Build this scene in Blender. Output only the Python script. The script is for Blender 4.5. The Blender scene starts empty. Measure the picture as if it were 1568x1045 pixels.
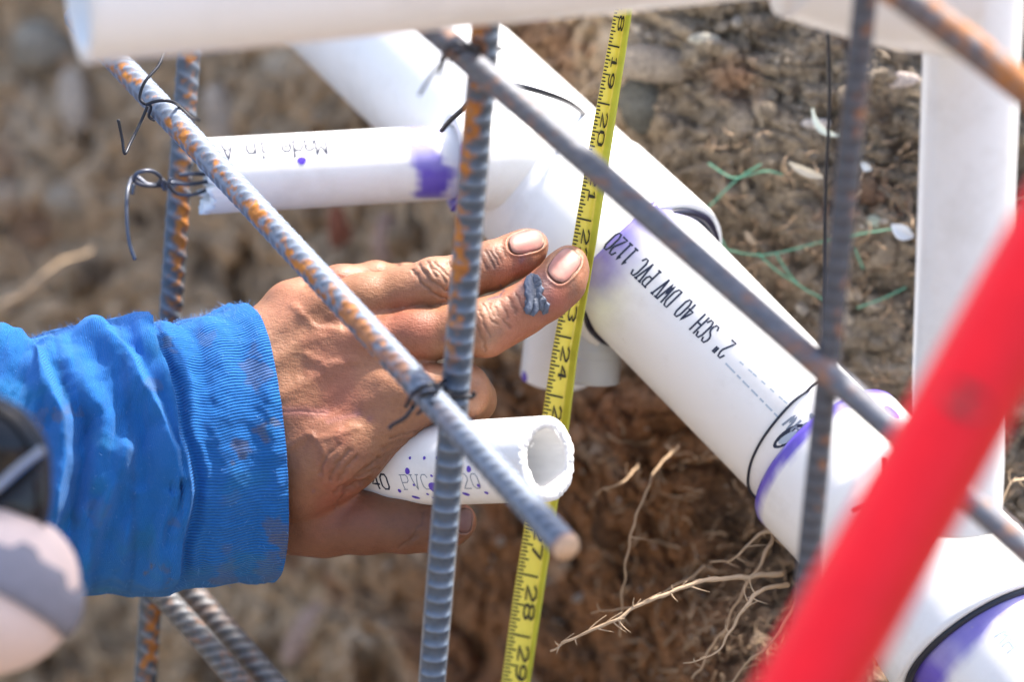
import bpy, math, random
import numpy as np
from mathutils import Vector, Matrix
from mathutils.bvhtree import BVHTree

random.seed(4); RNG = np.random.default_rng(7)
SC = bpy.context.scene
COL = SC.collection

# ------------------------------------------------------------------ camera, sky, sun, exposure
LENS = 108.0
FPX = 1568 * LENS / 36.0
PITCH, ROLL = math.radians(22), math.radians(4.6)
FWD = np.array([0, math.cos(PITCH), -math.sin(PITCH)])
_r0 = np.array([1.0, 0, 0]); _u0 = np.cross(_r0, FWD)
RGT = _r0 * math.cos(ROLL) + _u0 * math.sin(ROLL)
UPV = np.cross(RGT, FWD)
CAM = np.array([0, -1.19 * math.cos(PITCH), 0.85 + 1.19 * math.sin(PITCH)])

cd = bpy.data.cameras.new('camera'); cam = bpy.data.objects.new('camera', cd); COL.objects.link(cam)
cd.lens = LENS; cd.sensor_width = 36; cd.clip_start = 0.02; cd.clip_end = 300
cam.matrix_world = Matrix(((RGT[0], UPV[0], -FWD[0], CAM[0]), (RGT[1], UPV[1], -FWD[1], CAM[1]), (RGT[2], UPV[2], -FWD[2], CAM[2]), (0, 0, 0, 1)))
cd.dof.use_dof = True; cd.dof.focus_distance = 1.185; cd.dof.aperture_fstop = 4.6; cd.dof.aperture_blades = 9
SC.camera = cam

# direction towards the sun (right, up, slightly behind the pipes)
SUN = RGT * 0.36 + UPV * 0.92 + FWD * 0.02
SUN = SUN / np.linalg.norm(SUN)
elev = math.asin(SUN[2]); azim = math.atan2(SUN[0], SUN[1])
w = bpy.data.worlds.new("World"); SC.world = w; w.use_nodes = True
wn = w.node_tree.nodes; bgn = wn['Background']
sky = wn.new('ShaderNodeTexSky'); sky.sky_type = 'NISHITA'; sky.sun_disc = False
sky.sun_elevation = elev; sky.sun_rotation = azim; sky.air_density = 1.0; sky.dust_density = 3.5; sky.ozone_density = 1.0
w.node_tree.links.new(sky.outputs[0], bgn.inputs[0]); bgn.inputs[1].default_value = 0.14
sd = bpy.data.lights.new('sun', 'SUN'); so = bpy.data.objects.new('sun', sd); COL.objects.link(so)
sd.energy = 3.3; sd.angle = math.radians(2.0); sd.color = (1.0, 0.93, 0.84)
so.rotation_euler = Vector(SUN).to_track_quat('Z', 'Y').to_euler(); so.location = (0, 0, 4)
SC.view_settings.view_transform = 'Standard'; SC.view_settings.look = 'None'
SC.view_settings.exposure = 1.7; SC.view_settings.gamma = 1
SC.render.engine = 'CYCLES'

# ------------------------------------------------------------------ helpers
def W(px, py, d):
    return CAM + RGT * ((px - 784) / FPX * d) + UPV * (-(py - 522.5) / FPX * d) + FWD * d
def Wn(P):                                    # array of px,py,d
    P = np.asarray(P, float)
    x = (P[:, 0] - 784) / FPX * P[:, 2]; y = -(P[:, 1] - 522.5) / FPX * P[:, 2]
    return CAM + x[:, None] * RGT + y[:, None] * UPV + P[:, 2:3] * FWD
def proj(V):
    Q = V - CAM; z = Q @ FWD
    return 784 + FPX * (Q @ RGT) / z, 522.5 - FPX * (Q @ UPV) / z, z

def _hash(ix, iy, iz, seed):
    h = (ix * 374761393 + iy * 668265263 + iz * 2147483647 + seed * 974634777) & 0xFFFFFFFF
    h = ((h ^ (h >> 13)) * 1274126177) & 0xFFFFFFFF
    h = h ^ (h >> 16)
    return (h & 0xFFFFFF) / float(0xFFFFFF)
def vnoise(P, freq, seed=0):
    Q = P * freq + 1000.0; I = np.floor(Q).astype(np.int64); F = Q - I; F = F * F * (3 - 2 * F)
    r = 0
    for dx in (0, 1):
        for dy in (0, 1):
            for dz in (0, 1):
                wgt = (F[:, 0] if dx else 1 - F[:, 0]) * (F[:, 1] if dy else 1 - F[:, 1]) * (F[:, 2] if dz else 1 - F[:, 2])
                r = r + wgt * _hash(I[:, 0] + dx, I[:, 1] + dy, I[:, 2] + dz, seed)
    return r
def fbm(P, freq, oct=4, seed=0, gain=0.5):
    s = 0; a = 1; n = 0
    for o in range(oct):
        s = s + a * vnoise(P, freq * 2.03 ** o, seed + o * 17); n += a; a *= gain
    return s / n
def sstep(a, b, x):
    t = np.clip((x - a) / (b - a), 0, 1); return t * t * (3 - 2 * t)
def mix(a, b, t):
    return a * (1 - t)[:, None] + b * t[:, None]

def tag(o, label=None, cat=None, group=None, kind=None):
    if label: o['label'] = label
    if cat: o['category'] = cat
    if group: o['group'] = group
    if kind: o['kind'] = kind
    return o
def empty(name, loc):
    o = bpy.data.objects.new(name, None); COL.objects.link(o); o.location = Vector([float(c) for c in loc]); o.empty_display_size = .02
    return o
def mesh_obj(name, V, F, mat, parent=None, smooth=True, cols=None, attrs=None, origin=None):
    V = np.asarray(V, float)
    if parent is not None:
        origin = np.array(parent.location) if parent.parent is None else np.array(parent['_org'])
    elif origin is None:
        origin = V.mean(0)
    me = bpy.data.meshes.new(name)
    me.from_pydata((V - origin).tolist(), [], F if isinstance(F, list) else F.tolist())
    if cols is not None:
        c = np.ones((len(V), 4), np.float32); c[:, :3] = cols
        a = me.color_attributes.new('Col', 'FLOAT_COLOR', 'POINT'); a.data.foreach_set('color', c.ravel())
    for k, v in (attrs or {}).items():
        a = me.attributes.new(k, 'FLOAT', 'POINT'); a.data.foreach_set('value', np.asarray(v, np.float32))
    if smooth: me.polygons.foreach_set('use_smooth', [True] * len(me.polygons))
    me.materials.append(mat)
    o = bpy.data.objects.new(name, me); COL.objects.link(o)
    if parent is None:
        o.location = Vector(origin.tolist())
    else:
        o.parent = parent
    o['_org'] = [float(c) for c in origin]
    return o

def frame_tube(P):                            # frames whose first normal points at the camera
    P = np.asarray(P, float); T = np.gradient(P, axis=0); T /= np.linalg.norm(T, axis=1)[:, None]
    C = CAM - P; C /= np.linalg.norm(C, axis=1)[:, None]
    N = C - (C * T).sum(1)[:, None] * T
    nl = np.linalg.norm(N, axis=1)
    N /= np.maximum(nl, 1e-6)[:, None]
    B = np.cross(T, N)
    return T, N, B
def smooth_frames(P):                         # parallel transport
    P = np.asarray(P, float); T = np.gradient(P, axis=0); T /= np.linalg.norm(T, axis=1)[:, None]
    n = np.cross(T[0], [0.3, 0.5, 0.81]); n /= np.linalg.norm(n); Ns = []
    for t in T:
        n = n - np.dot(n, t) * t; n /= np.linalg.norm(n); Ns.append(n)
    N = np.array(Ns); return T, N, np.cross(T, N)
def spline(pts, n):                           # Catmull-Rom, chord length
    P = np.asarray(pts, float)
    if len(P) == 2: return P[0] + (P[1] - P[0]) * np.linspace(0, 1, n)[:, None]
    E = np.vstack([2 * P[0] - P[1], P, 2 * P[-1] - P[-2]]); out = []
    seg = np.linspace(0, len(P) - 1 - 1e-9, n); k = seg.astype(int); t = (seg - k)[:, None]
    p0, p1, p2, p3 = E[k], E[k + 1], E[k + 2], E[k + 3]
    return 0.5 * (2 * p1 + (p2 - p0) * t + (2 * p0 - 5 * p1 + 4 * p2 - p3) * t * t + (3 * p1 - p0 - 3 * p2 + p3) * t ** 3)
def tube_geo(P, R, n=10, frames=None, off=0, cap=True):
    T, N, B = frames or smooth_frames(P)
    R = np.broadcast_to(np.asarray(R, float), (len(P),)) if np.ndim(R) <= 1 else R
    a = np.linspace(0, 2 * np.pi, n, endpoint=False)
    if np.ndim(R) == 1: R = R[:, None] * np.ones(n)
    V = P[:, None, :] + R[:, :, None] * (np.cos(a)[None, :, None] * N[:, None, :] + np.sin(a)[None, :, None] * B[:, None, :])
    m = len(P); V = V.reshape(-1, 3)
    i, j = np.meshgrid(np.arange(m - 1), np.arange(n), indexing='ij'); j2 = (j + 1) % n
    F = np.stack([i * n + j, i * n + j2, (i + 1) * n + j2, (i + 1) * n + j], -1).reshape(-1, 4)
    F = (F + off).tolist()
    if cap:
        F.append([off + k for k in range(n)][::-1]); F.append([off + (m - 1) * n + k for k in range(n)])
    return V, F
def wire(pts, r_mm, n=60, seg=8):             # pts in px,py,d
    P = spline(Wn(pts), n); return tube_geo(P, r_mm / 1000, seg)
def join(parts):
    Vs, Fs, o = [], [], 0
    for V, F in parts:
        Vs.append(V); Fs += [[i + o for i in f] for f in F]; o += len(V)
    return np.vstack(Vs), Fs
def polydist(px, py, line):                   # distance from points to a polyline
    best = np.full(len(px), 1e9)
    for (x0, y0), (x1, y1) in zip(line[:-1], line[1:]):
        dx, dy = x1 - x0, y1 - y0; L = dx * dx + dy * dy + 1e-9
        t = np.clip(((px - x0) * dx + (py - y0) * dy) / L, 0, 1)
        best = np.minimum(best, np.hypot(px - x0 - t * dx, py - y0 - t * dy))
    return best

# ------------------------------------------------------------------ materials
class NT:
    def __init__(s, name):
        s.m = bpy.data.materials.new(name); s.m.use_nodes = True; s.n = s.m.node_tree.nodes; s.l = s.m.node_tree.links
        s.b = s.n['Principled BSDF']
    def node(s, t, ins=None, **kw):
        x = s.n.new('ShaderNode' + t)
        for k, v in kw.items(): setattr(x, k, v)
        for k, v in (ins or {}).items():
            if isinstance(v, bpy.types.NodeSocket): s.l.new(v, x.inputs[k])
            else: x.inputs[k].default_value = v
        return x
    def attr(s, name): return s.node('Attribute', attribute_name=name)
    def pos(s): return s.node('NewGeometry').outputs['Position']
    def noise(s, scale, detail=4, rough=.55, vec=None, dist=0):
        return s.node('TexNoise', {'Vector': vec or s.pos(), 'Scale': scale, 'Detail': detail, 'Roughness': rough, 'Distortion': dist}).outputs[0]
    def math(s, op, a, b=0.0, c=0.0, clamp=False):
        x = s.node('Math', {0: a, 1: b, 2: c}, operation=op); x.use_clamp = clamp; return x.outputs[0]
    def ramp(s, f, stops):
        r = s.node('ValToRGB', {0: f}); e = r.color_ramp.elements
        while len(e) < len(stops): e.new(.5)
        for k, (p, c) in enumerate(stops):
            e[k].position = p; e[k].color = (*c, 1) if len(c) == 3 else c
        return r.outputs[0]
    def mixc(s, f, a, b, mode='MIX'):
        x = s.node('Mix', data_type='RGBA', blend_type=mode)
        for k, v in ((0, f), (6, a), (7, b)):
            if isinstance(v, bpy.types.NodeSocket): s.l.new(v, x.inputs[k])
            else: x.inputs[k].default_value = (*v, 1) if isinstance(v, tuple) and len(v) == 3 else v
        return x.outputs[2]
    def bump(s, h, strength, dist, prev=None):
        ins = {'Height': h, 'Strength': strength, 'Distance': dist}
        if prev is not None: ins['Normal'] = prev
        return s.node('Bump', ins).outputs[0]
    def set(s, **kw):
        for k, v in kw.items():
            k = k.replace('_', ' ')
            if isinstance(v, bpy.types.NodeSocket): s.l.new(v, s.b.inputs[k])
            else: s.b.inputs[k].default_value = (*v, 1) if isinstance(v, tuple) and len(v) == 3 and s.b.inputs[k].type == 'RGBA' else v
        return s.m

def plain(name, c, rough=.5, bump=0, bscale=400, metallic=0, **kw):
    t = NT(name); n = t.noise(bscale, 3)
    c1 = t.mixc(t.noise(90, 4), tuple(x * .82 for x in c), tuple(min(1, x * 1.12) for x in c))
    d = dict(Base_Color=c1, Roughness=rough, Metallic=metallic); d.update(kw)
    if bump: d['Normal'] = t.bump(n, bump, .0006)
    return t.set(**d)

def pvc_material(name, base=(.82, .83, .84), grime=.35):
    t = NT(name)
    col = t.attr('Col').outputs[0]
    streak = t.node('Attribute', attribute_name='u')
    g = t.noise(26, 5, .6); g2 = t.noise(240, 3, .6)
    dirt = t.math('MULTIPLY', t.math('SUBTRACT', t.noise(34, 6, .72), .5, clamp=True), grime * 3, clamp=True)
    c = t.mixc(dirt, col, (.55, .5, .42), 'MULTIPLY')
    speck = t.math('GREATER_THAN', g2, .74)
    c = t.mixc(t.math('MULTIPLY', speck, .25), c, (.45, .4, .34))
    rg = t.math('MULTIPLY_ADD', g, .25, .22)
    b = t.bump(t.noise(60, 3), .12, .0008); b = t.bump(g2, .1, .00015, b)
    return t.set(Base_Color=c, Roughness=rg, Normal=b, Specular_IOR_Level=.5)
M_PVC = pvc_material('white_pvc')
WHITE = np.array([.83, .83, .82]); PURPLE = np.array([.13, .09, .52])
t = NT('milky_plastic'); M_MILK = t.set(Base_Color=(.66, .68, .68), Roughness=.3, Transmission_Weight=.25, Alpha=1.0)
M_INK = plain('pipe_ink', (.012, .02, .05), .6)
M_INKF = plain('faded_ink', (.42, .5, .58), .6)
M_INKG = plain('grey_ink', (.22, .26, .32), .6)
M_DOT = plain('primer_spots', (.10, .05, .48), .35)
M_WIRE = plain('black_tie_wire', (.022, .024, .032), .38, metallic=.5)
M_MARK = plain('marker_line', (.01, .015, .03), .45)
M_TAPEINK = plain('tape_print', (.03, .028, .02), .6)
M_TAPE_RED = plain('tape_print_red', (.35, .06, .02), .6)
M_RED = plain('red_paint', (.60, .004, .012), .42, .2, 60, Specular_IOR_Level=.3)
M_NET = plain('green_net', (.10, .30, .19), .5)

def metal_mat():
    t = NT('rebar_steel'); col = t.attr('Col').outputs[0]; r = t.attr('rust').outputs['Fac']
    n = t.noise(900, 4, .7); n2 = t.noise(150, 5, .6)
    c = t.mixc(t.math('MULTIPLY', n2, .8), col, (.55, .57, .6), 'MULTIPLY')
    c = t.mixc(t.math('MULTIPLY', t.math('SUBTRACT', n, .55, clamp=True), 2.4, clamp=True), c, (.12, .07, .04))
    rough = t.math('MULTIPLY_ADD', r, .3, .58); met = t.math('MULTIPLY_ADD', r, -.3, .3, clamp=True)
    b = t.bump(n, .35, .0003); b = t.bump(n2, .3, .0006, b)
    return t.set(Base_Color=c, Roughness=rough, Metallic=met, Normal=b)
M_REBAR = metal_mat()

# ------------------------------------------------------------------ setting: soil bank
def bank_depth(px, py):
    xs = [-1600, -600, 0, 300, 600, 800, 950, 1200, 1568, 2200, 3400]
    ds = [1.95, 1.85, 1.74, 1.66, 1.50, 1.385, 1.33, 1.30, 1.285, 1.30, 1.36]
    d = np.interp(px, xs, ds)
    d = d + .05 * sstep(500, 1100, py) * np.exp(-((px - 820) / 260) ** 2)       # hollow under the pipe
    d = d + .03 * np.exp(-((px - 560) / 150) ** 2 - ((py - 330) / 160) ** 2)
    d = d - .035 * sstep(820, 1045, py) * sstep(900, 1150, px)
    d = d + np.where(py < -100, (-100 - py) * .00045, 0) - np.where(py > 1200, (py - 1200) * .0002, 0)
    return d
def soil_colour(P, px, py):
    grey = np.array([.36, .29, .215]); red = np.array([.36, .175, .08]); tan = np.array([.66, .49, .32]); pale = np.array([.86, .74, .58]); dark = np.array([.10, .065, .042])
    right = sstep(850, 1050, px + 120 * (vnoise(P, 14, 3) - .5))
    low = sstep(420, 640, py + .25 * px * 0 + 260 * (vnoise(P, 9, 5) - .5)) * sstep(1420, 1000, px)
    c = mix(np.tile(tan, (len(P), 1)), np.tile(grey, (len(P), 1)), right)
    c = mix(c, np.tile(red, (len(P), 1)), np.clip(low * sstep(420, 760, px) * (1 - .55 * sstep(1050, 1250, px)), 0, 1))
    n = fbm(P, 28, 3, 11); c = mix(c, np.tile(pale, (len(P), 1)), sstep(.56, .78, n) * (.75 - .35 * right))
    n = fbm(P, 34, 3, 29); c = mix(c, np.tile(dark, (len(P), 1)), sstep(.55, .75, n) * .8)
    redn = fbm(P, 22, 2, 41); c = mix(c, np.tile(np.array([.36, .16, .08]), (len(P), 1)), sstep(.6, .8, redn) * .6)
    return c * (.72 + .56 * fbm(P, 130, 3, 51))[:, None]
def soil_mat():
    t = NT('clay_soil'); col = t.attr('Col').outputs[0]
    a = t.noise(380, 6, .7); v = t.node('TexVoronoi', {'Vector': t.pos(), 'Scale': 260.0, 'Randomness': 1.0}).outputs['Distance']
    c = t.mixc(.85, col, t.ramp(a, [(.25, (.45, .42, .4)), (.5, (.95, .95, .95)), (.75, (1.45, 1.4, 1.3))]), 'MULTIPLY')
    b = t.bump(a, 1.0, .004); b = t.bump(v, .7, .002, b); b = t.bump(t.noise(1100, 3, .7), .6, .001, b)
    return t.set(Base_Color=c, Roughness=.93, Normal=b, Specular_IOR_Level=.25)
M_SOIL = soil_mat()
def build_bank():
    gx = np.concatenate([np.linspace(-1800, -130, 90), np.linspace(-115, 800, 330), np.linspace(803, 1690, 420), np.linspace(1710, 3400, 90)])
    gy = np.concatenate([np.linspace(-1300, -60, 70), np.linspace(-55, 1110, 470), np.linspace(1125, 2500, 75)])
    X, Y = np.meshgrid(gx, gy, indexing='ij'); x = X.ravel(); y = Y.ravel()
    d = bank_depth(x, y); P = Wn(np.stack([x, y, d], 1))
    def bill(f, s): return 1 - np.abs(2 * vnoise(P, f, s) - 1)
    wx = fbm(P, 18, 3, 91)[:, None] * .02
    Q = P + wx; ru = Q @ RGT; uu_ = Q @ UPV; Q = Q + UPV * (uu_ * .35)[:, None] + RGT * (uu_ * .12)[:, None]
    h = (fbm(Q, 9, 3, 1) - .5) * .075 + (fbm(Q, 26, 3, 2) - .5) * .036
    def clod(f, s):                            # rounded lumps with sharp creases
        n = vnoise(Q, f, s); m = vnoise(Q, f * 1.27, s + 5); return np.maximum(np.abs(n * 2 - 1), np.abs(m * 2 - 1))
    h += -.024 * (1 - clod(30, 6)) ** 2 - .016 * (1 - clod(75, 8)) ** 2 - .008 * (1 - clod(170, 9)) ** 2 + (fbm(Q, 110, 4, 33, .65) - .5) * .012 + (fbm(Q, 330, 3, 34, .7) - .5) * .0055
    h += (vnoise(P, 420, 10) - .5) * .0042
    # keep clear behind pipes
    V = P - FWD * h[:, None] * .55 - FWD * 0 + UPV * (vnoise(P, 40, 77) - .5)[:, None] * .008
    # holes
    hole = sstep(.68, .8, fbm(P, 20, 2, 61)); V = V + FWD * (hole * .035)[:, None]
    c = soil_colour(P, x, y)
    ny = len(gy); i, j = np.meshgrid(np.arange(len(gx) - 1), np.arange(ny - 1), indexing='ij')
    F = np.stack([i * ny + j, i * ny + j + 1, (i + 1) * ny + j + 1, (i + 1) * ny + j], -1).reshape(-1, 4)
    o = mesh_obj('soil_bank', V, F, M_SOIL, cols=c); tag(o, kind='structure')
    return V.reshape(len(gx), ny, 3), gx, gy, o
BV, GX, GY, bank = build_bank()
def bank_at(px, py, lift=0.0):
    i = int(np.clip(np.searchsorted(GX, px), 0, len(GX) - 1)); j = int(np.clip(np.searchsorted(GY, py), 0, len(GY) - 1))
    return BV[i, j] - FWD * lift
def bank_d(px, py): return float((bank_at(px, py) - CAM) @ FWD)

# ground sheet far around the trench
gz = float(BV[:, -1, 2].min()) - .02
n = 81; g = np.sign(np.linspace(-1, 1, n)) * np.abs(np.linspace(-1, 1, n)) ** 2.5 * 60
X, Y = np.meshgrid(g, g, indexing='ij'); P = np.stack([X.ravel(), Y.ravel(), np.full(n * n, gz)], 1)
P[:, 2] += (fbm(P, 1.5, 3, 5) - .5) * .05
i, j = np.meshgrid(np.arange(n - 1), np.arange(n - 1), indexing='ij')
F = np.stack([i * n + j, (i + 1) * n + j, (i + 1) * n + j + 1, i * n + j + 1], -1).reshape(-1, 4)
tag(mesh_obj('trench_floor', P, F, M_SOIL, cols=np.tile([.3, .24, .18], (len(P), 1)) * (.7 + .6 * fbm(P, 3, 3, 8))[:, None]), kind='structure')

# clods and gravel: lumps nobody could count
def ico(sub=1):
    import bmesh
    bm = bmesh.new(); bmesh.ops.create_icosphere(bm, subdivisions=sub, radius=1); V = np.array([v.co[:] for v in bm.verts]); F = [[v.index for v in f.verts] for f in bm.faces]; bm.free(); return V, np.array(F)
IV1, IF1 = ico(2); IV0, IF0 = ico(1); IV3, IF3 = ico(4)
def clods():
    Vs, Fs, Cs, off = [], [], [], 0
    N = 2300
    for k in range(N):
        px = random.uniform(-150, 1700); py = random.uniform(-80, 1130)
        if px < 700 and random.random() < .3: continue
        s = random.choice([1, 1, 1, 1.5, 1.5, 2.2, 3.4]) * random.uniform(.0011, .0024) * (1.5 if px < 700 else 1)
        p = bank_at(px, py, s * .05)
        rot = np.linalg.qr(RNG.normal(size=(3, 3)))[0]
        U = IV1 * np.array([random.uniform(.7, 1.6), random.uniform(.6, 1.1), random.uniform(.35, .8)])
        U = U * (1 + 1.1 * (vnoise(IV1 * 1 + k * 3.7, 1.6, k % 50)[:, None] - .5)); U = np.clip(U, -.75, .75) if k % 2 else U
        Vs.append(p + (U @ rot) * s); Fs.append(IF1 + off); off += len(U)
        Cs.append(np.full(len(U), random.random()))
    for k in range(9000):                      # grit
        px = random.uniform(560, 1640); py = random.uniform(-40, 1090); s = random.uniform(.0004, .0013)
        p = bank_at(px, py, s * .3) + RGT * random.uniform(-.0004, .0004) + UPV * random.uniform(-.0004, .0004)
        U = IV0 * RNG.uniform(.55, 1.3, (len(IV0), 1)) * np.array([random.uniform(.7, 1.5), 1, random.uniform(.6, 1)])
        Vs.append(p + U * s); Fs.append(IF0 + off); off += len(U); Cs.append(np.full(len(U), random.random()))
    V = np.vstack(Vs); px, py, _ = proj(V); c = soil_colour(V, px, py); r = np.concatenate(Cs)
    c = c * (.65 + .7 * r)[:, None]; c = mix(c, np.tile([.58, .52, .44], (len(V), 1)), sstep(.93, .96, r) * .8)
    tag(mesh_obj('soil_clods', V, np.vstack(Fs), M_SOIL, cols=c), 'crumbled soil clods and gravel covering the bank behind the pipes', 'soil clods', kind='stuff')
clods()

def stone(px, py, sx, sy, col, label, lift=.3, seed=1, rotz=0):
    d = bank_d(px, py); s = d / FPX
    U = IV3 * (1 + .5 * (fbm(IV3 * 1.0 + seed * 9.1, 1.1, 3, seed)[:, None] - .5))
    ca, sa = math.cos(rotz), math.sin(rotz)
    a = U[:, 0] * sx * s; b = U[:, 1] * sy * s; dd = U[:, 2] * min(sx, sy) * s * .8
    p = bank_at(px, py, 0); V = p + (a * ca - b * sa)[:, None] * RGT + (a * sa + b * ca)[:, None] * UPV + (dd - min(sx, sy) * s * lift)[:, None] * FWD
    c = np.tile(col, (len(V), 1)) * (.7 + .6 * fbm(V, 160, 4, seed))[:, None]
    tag(mesh_obj('stone', V, IF3, M_SOIL, cols=c), label, 'stone', 'stones lodged in the soil bank')
stone(985, 160, 36, 44, (.17, .165, .14), 'dark green grey rock beside the top of the yellow tape', seed=2)
stone(1000, 95, 60, 30, (.40, .33, .26), 'broad flat brown stone above the dark green grey rock', seed=3, rotz=-.1)
stone(335, 175, 26, 60, (.62, .52, .42), 'tall blurred tan stone between the two left rebars, near the top', seed=4, rotz=.2)
stone(110, 160, 26, 52, (.66, .57, .47), 'pale upright blurred stone left of the small wire hooks', seed=5, rotz=.1)
stone(60, 70, 50, 40, (.42, .38, .31), 'large grey tan stone in the top left corner', seed=6)
stone(590, 365, 20, 42, (.60, .42, .34), 'pale pinkish upright stone under the short left pipe', seed=7)
stone(520, 350, 24, 40, (.34, .13, .08), 'reddish clay lump under the short left pipe', seed=8)
stone(470, 960, 22, 60, (.58, .42, .35), 'pinkish slanted stone under the hand at the bottom edge', seed=9, rotz=-.6)
stone(100, 300, 40, 28, (.5, .43, .34), 'blurred tan stone left of the curled tie wire', seed=10)
stone(1375, 118, 34, 13, (.72, .62, .56), 'pale pinkish flat stone left of the upright white pipe', seed=11)
stone(1250, 182, 22, 10, (.72, .64, .58), 'small pinkish white stone behind the thin hanging wire', seed=12)
stone(1080, 62, 24, 10, (.62, .58, .48), 'pale sliver of stone near the top edge right of the tape', seed=13)
stone(1340, 345, 14, 10, (.42, .47, .38), 'small greenish stone above the white paper scrap', seed=14)

# leaves and scraps
def leaf(px, py, L, wd, ang, col, label, curl=.3, name='leaf'):
    d = bank_d(px, py) - .012; s = d / FPX; m, k = 15, 7
    u = np.linspace(0, 1, m); v = np.linspace(-1, 1, k); U, Vv = np.meshgrid(u, v, indexing='ij'); U = U.ravel(); Vv = Vv.ravel()
    half = wd / 2 * np.sin(np.pi * np.clip(U, .02, .98)) ** .8
    x = (U - .5) * L; y = Vv * half + curl * L * (4 * (U - .5) ** 2 - .5) * .5; z = -np.abs(Vv) * half * .5 + 4 * (U - .5) ** 2 * 6
    ca, sa = math.cos(ang), math.sin(ang); c0 = W(px, py, d)
    V = c0 + ((x * ca - y * sa) * s)[:, None] * RGT + ((x * sa + y * ca) * s)[:, None] * UPV + (z * s)[:, None] * FWD
    i, j = np.meshgrid(np.arange(m - 1), np.arange(k - 1), indexing='ij')
    F = np.stack([i * k + j, (i + 1) * k + j, (i + 1) * k + j + 1, i * k + j + 1], -1).reshape(-1, 4)
    o = mesh_obj(name, V, F, plain(name + '_tone', col, .6)); sol = o.modifiers.new('thick', 'SOLIDIFY'); sol.thickness = .0004
    tag(o, label, 'leaf' if name == 'leaf' else 'scrap')
leaf(1262, 192, 62, 9, -.75, (.62, .66, .56), 'curved pale dry leaf hooked beside the thin hanging wire', .5)
leaf(1235, 262, 60, 12, -.4, (.55, .48, .36), 'long tan dry leaf lying on the soil above the green net', .15)
leaf(1150, 365, 30, 9, -.9, (.4, .3, .2), 'short brown dry leaf just under the green net strand', .2)
leaf(1382, 355, 40, 22, -.5, (.5, .52, .54), 'crumpled white scrap on the soil beside the upright white pipe', .2, 'paper_scrap')
leaf(1325, 255, 24, 12, -.5, (.6, .62, .6), 'small pale leaf right of the blurred upright rebar', .2)

# roots
M_ROOT = plain('root_bark', (.42, .29, .18), .85, .8, 500)
M_ROOTP = plain('pale_root', (.50, .36, .23), .8, .8, 500)
def root(pts, r0, r1, label, mat=M_ROOTP, twigs=0, seed=1):
    n = 90; P = spline(Wn(pts), n); w_ = (np.stack([vnoise(P, 160, seed), vnoise(P, 160, seed + 3), vnoise(P, 160, seed + 6)], 1) - .5) * .0022
    P = P + w_; R = np.linspace(r0, r1, n) / 1000 * .8 * (.75 + .5 * vnoise(P, 300, seed + 9))
    parts = [tube_geo(P, R, 8)]
    rr = random.Random(seed)
    for k in range(twigs):
        q = P[rr.randrange(8, n - 4)]; dv = RGT * rr.uniform(-1, 1) + UPV * rr.uniform(-1, 1) - FWD * rr.uniform(0, .4)
        L = rr.uniform(.002, .008); Q = q + np.linspace(0, 1, 5)[:, None] * dv * L + (np.linspace(0, 1, 5) ** 2)[:, None] * L * .4 * RGT
        parts.append(tube_geo(Q, np.linspace(.0004, .0001, 5), 5))
    V, F = join(parts); tag(mesh_obj('root', V, F, mat), label, 'root', 'roots sticking out of the soil bank')
root([(1195, 880, 1.235), (1130, 885, 1.22), (1070, 893, 1.21), (1000, 918, 1.205), (940, 950, 1.205), (880, 978, 1.21), (842, 997, 1.215)], 1.5, .6, 'longest pale root reaching left towards the tape, below the pipes', twigs=22, seed=3)
root([(1206, 899, 1.235), (1165, 902, 1.215), (1145, 925, 1.21), (1122, 960, 1.21), (1092, 1000, 1.21), (1046, 1016, 1.215)], 1.3, .25, 'pale root with thin white tip curving down below the longest root', twigs=8, seed=5)
root([(1040, 684, 1.30), (1005, 720, 1.275), (985, 765, 1.26), (962, 840, 1.255), (955, 900, 1.26), (950, 975, 1.27)], .8, .5, 'thin upright root hanging right of the rebar cut end', M_ROOT, 5, 7)
root([(975, 712, 1.30), (960, 735, 1.28), (935, 748, 1.275), (914, 758, 1.28)], .8, .4, 'short thin root sticking out right of the held pipe', M_ROOT, 4, 8)
root([(1200, 780, 1.25), (1172, 850, 1.235), (1140, 905, 1.235), (1110, 960, 1.24), (1060, 1040, 1.25)], 1.0, .6, 'brown root running down behind the pale roots', M_ROOT, 8, 9)
root([(1225, 910, 1.23), (1190, 975, 1.23), (1150, 1010, 1.235), (1110, 1060, 1.24)], .9, .6, 'brown root beside the lower end of the red bar', M_ROOT, 6, 10)
root([(1080, 870, 1.26), (1030, 900, 1.25), (980, 925, 1.25), (905, 940, 1.26)], .7, .3, 'thin brown root just above the longest root', M_ROOT, 5, 11)
root([(1200, 830, 1.245), (1170, 815, 1.24), (1130, 850, 1.24), (1090, 865, 1.25)], 1.0, .4, 'bark covered root end under the edge of the large pipe', M_ROOTP, 8, 12)
root([(1568, 730, 1.26), (1545, 745, 1.25), (1530, 790, 1.255)], .8, .5, 'pale root at the right edge beside the lower fitting', M_ROOTP, 3, 13)
root([(0, 470, 1.60), (45, 445, 1.58), (90, 405, 1.58), (140, 385, 1.6)], 2.2, 1.0, 'blurred pale root at the left edge above the blue sleeve', M_ROOTP, 0, 14)
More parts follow.
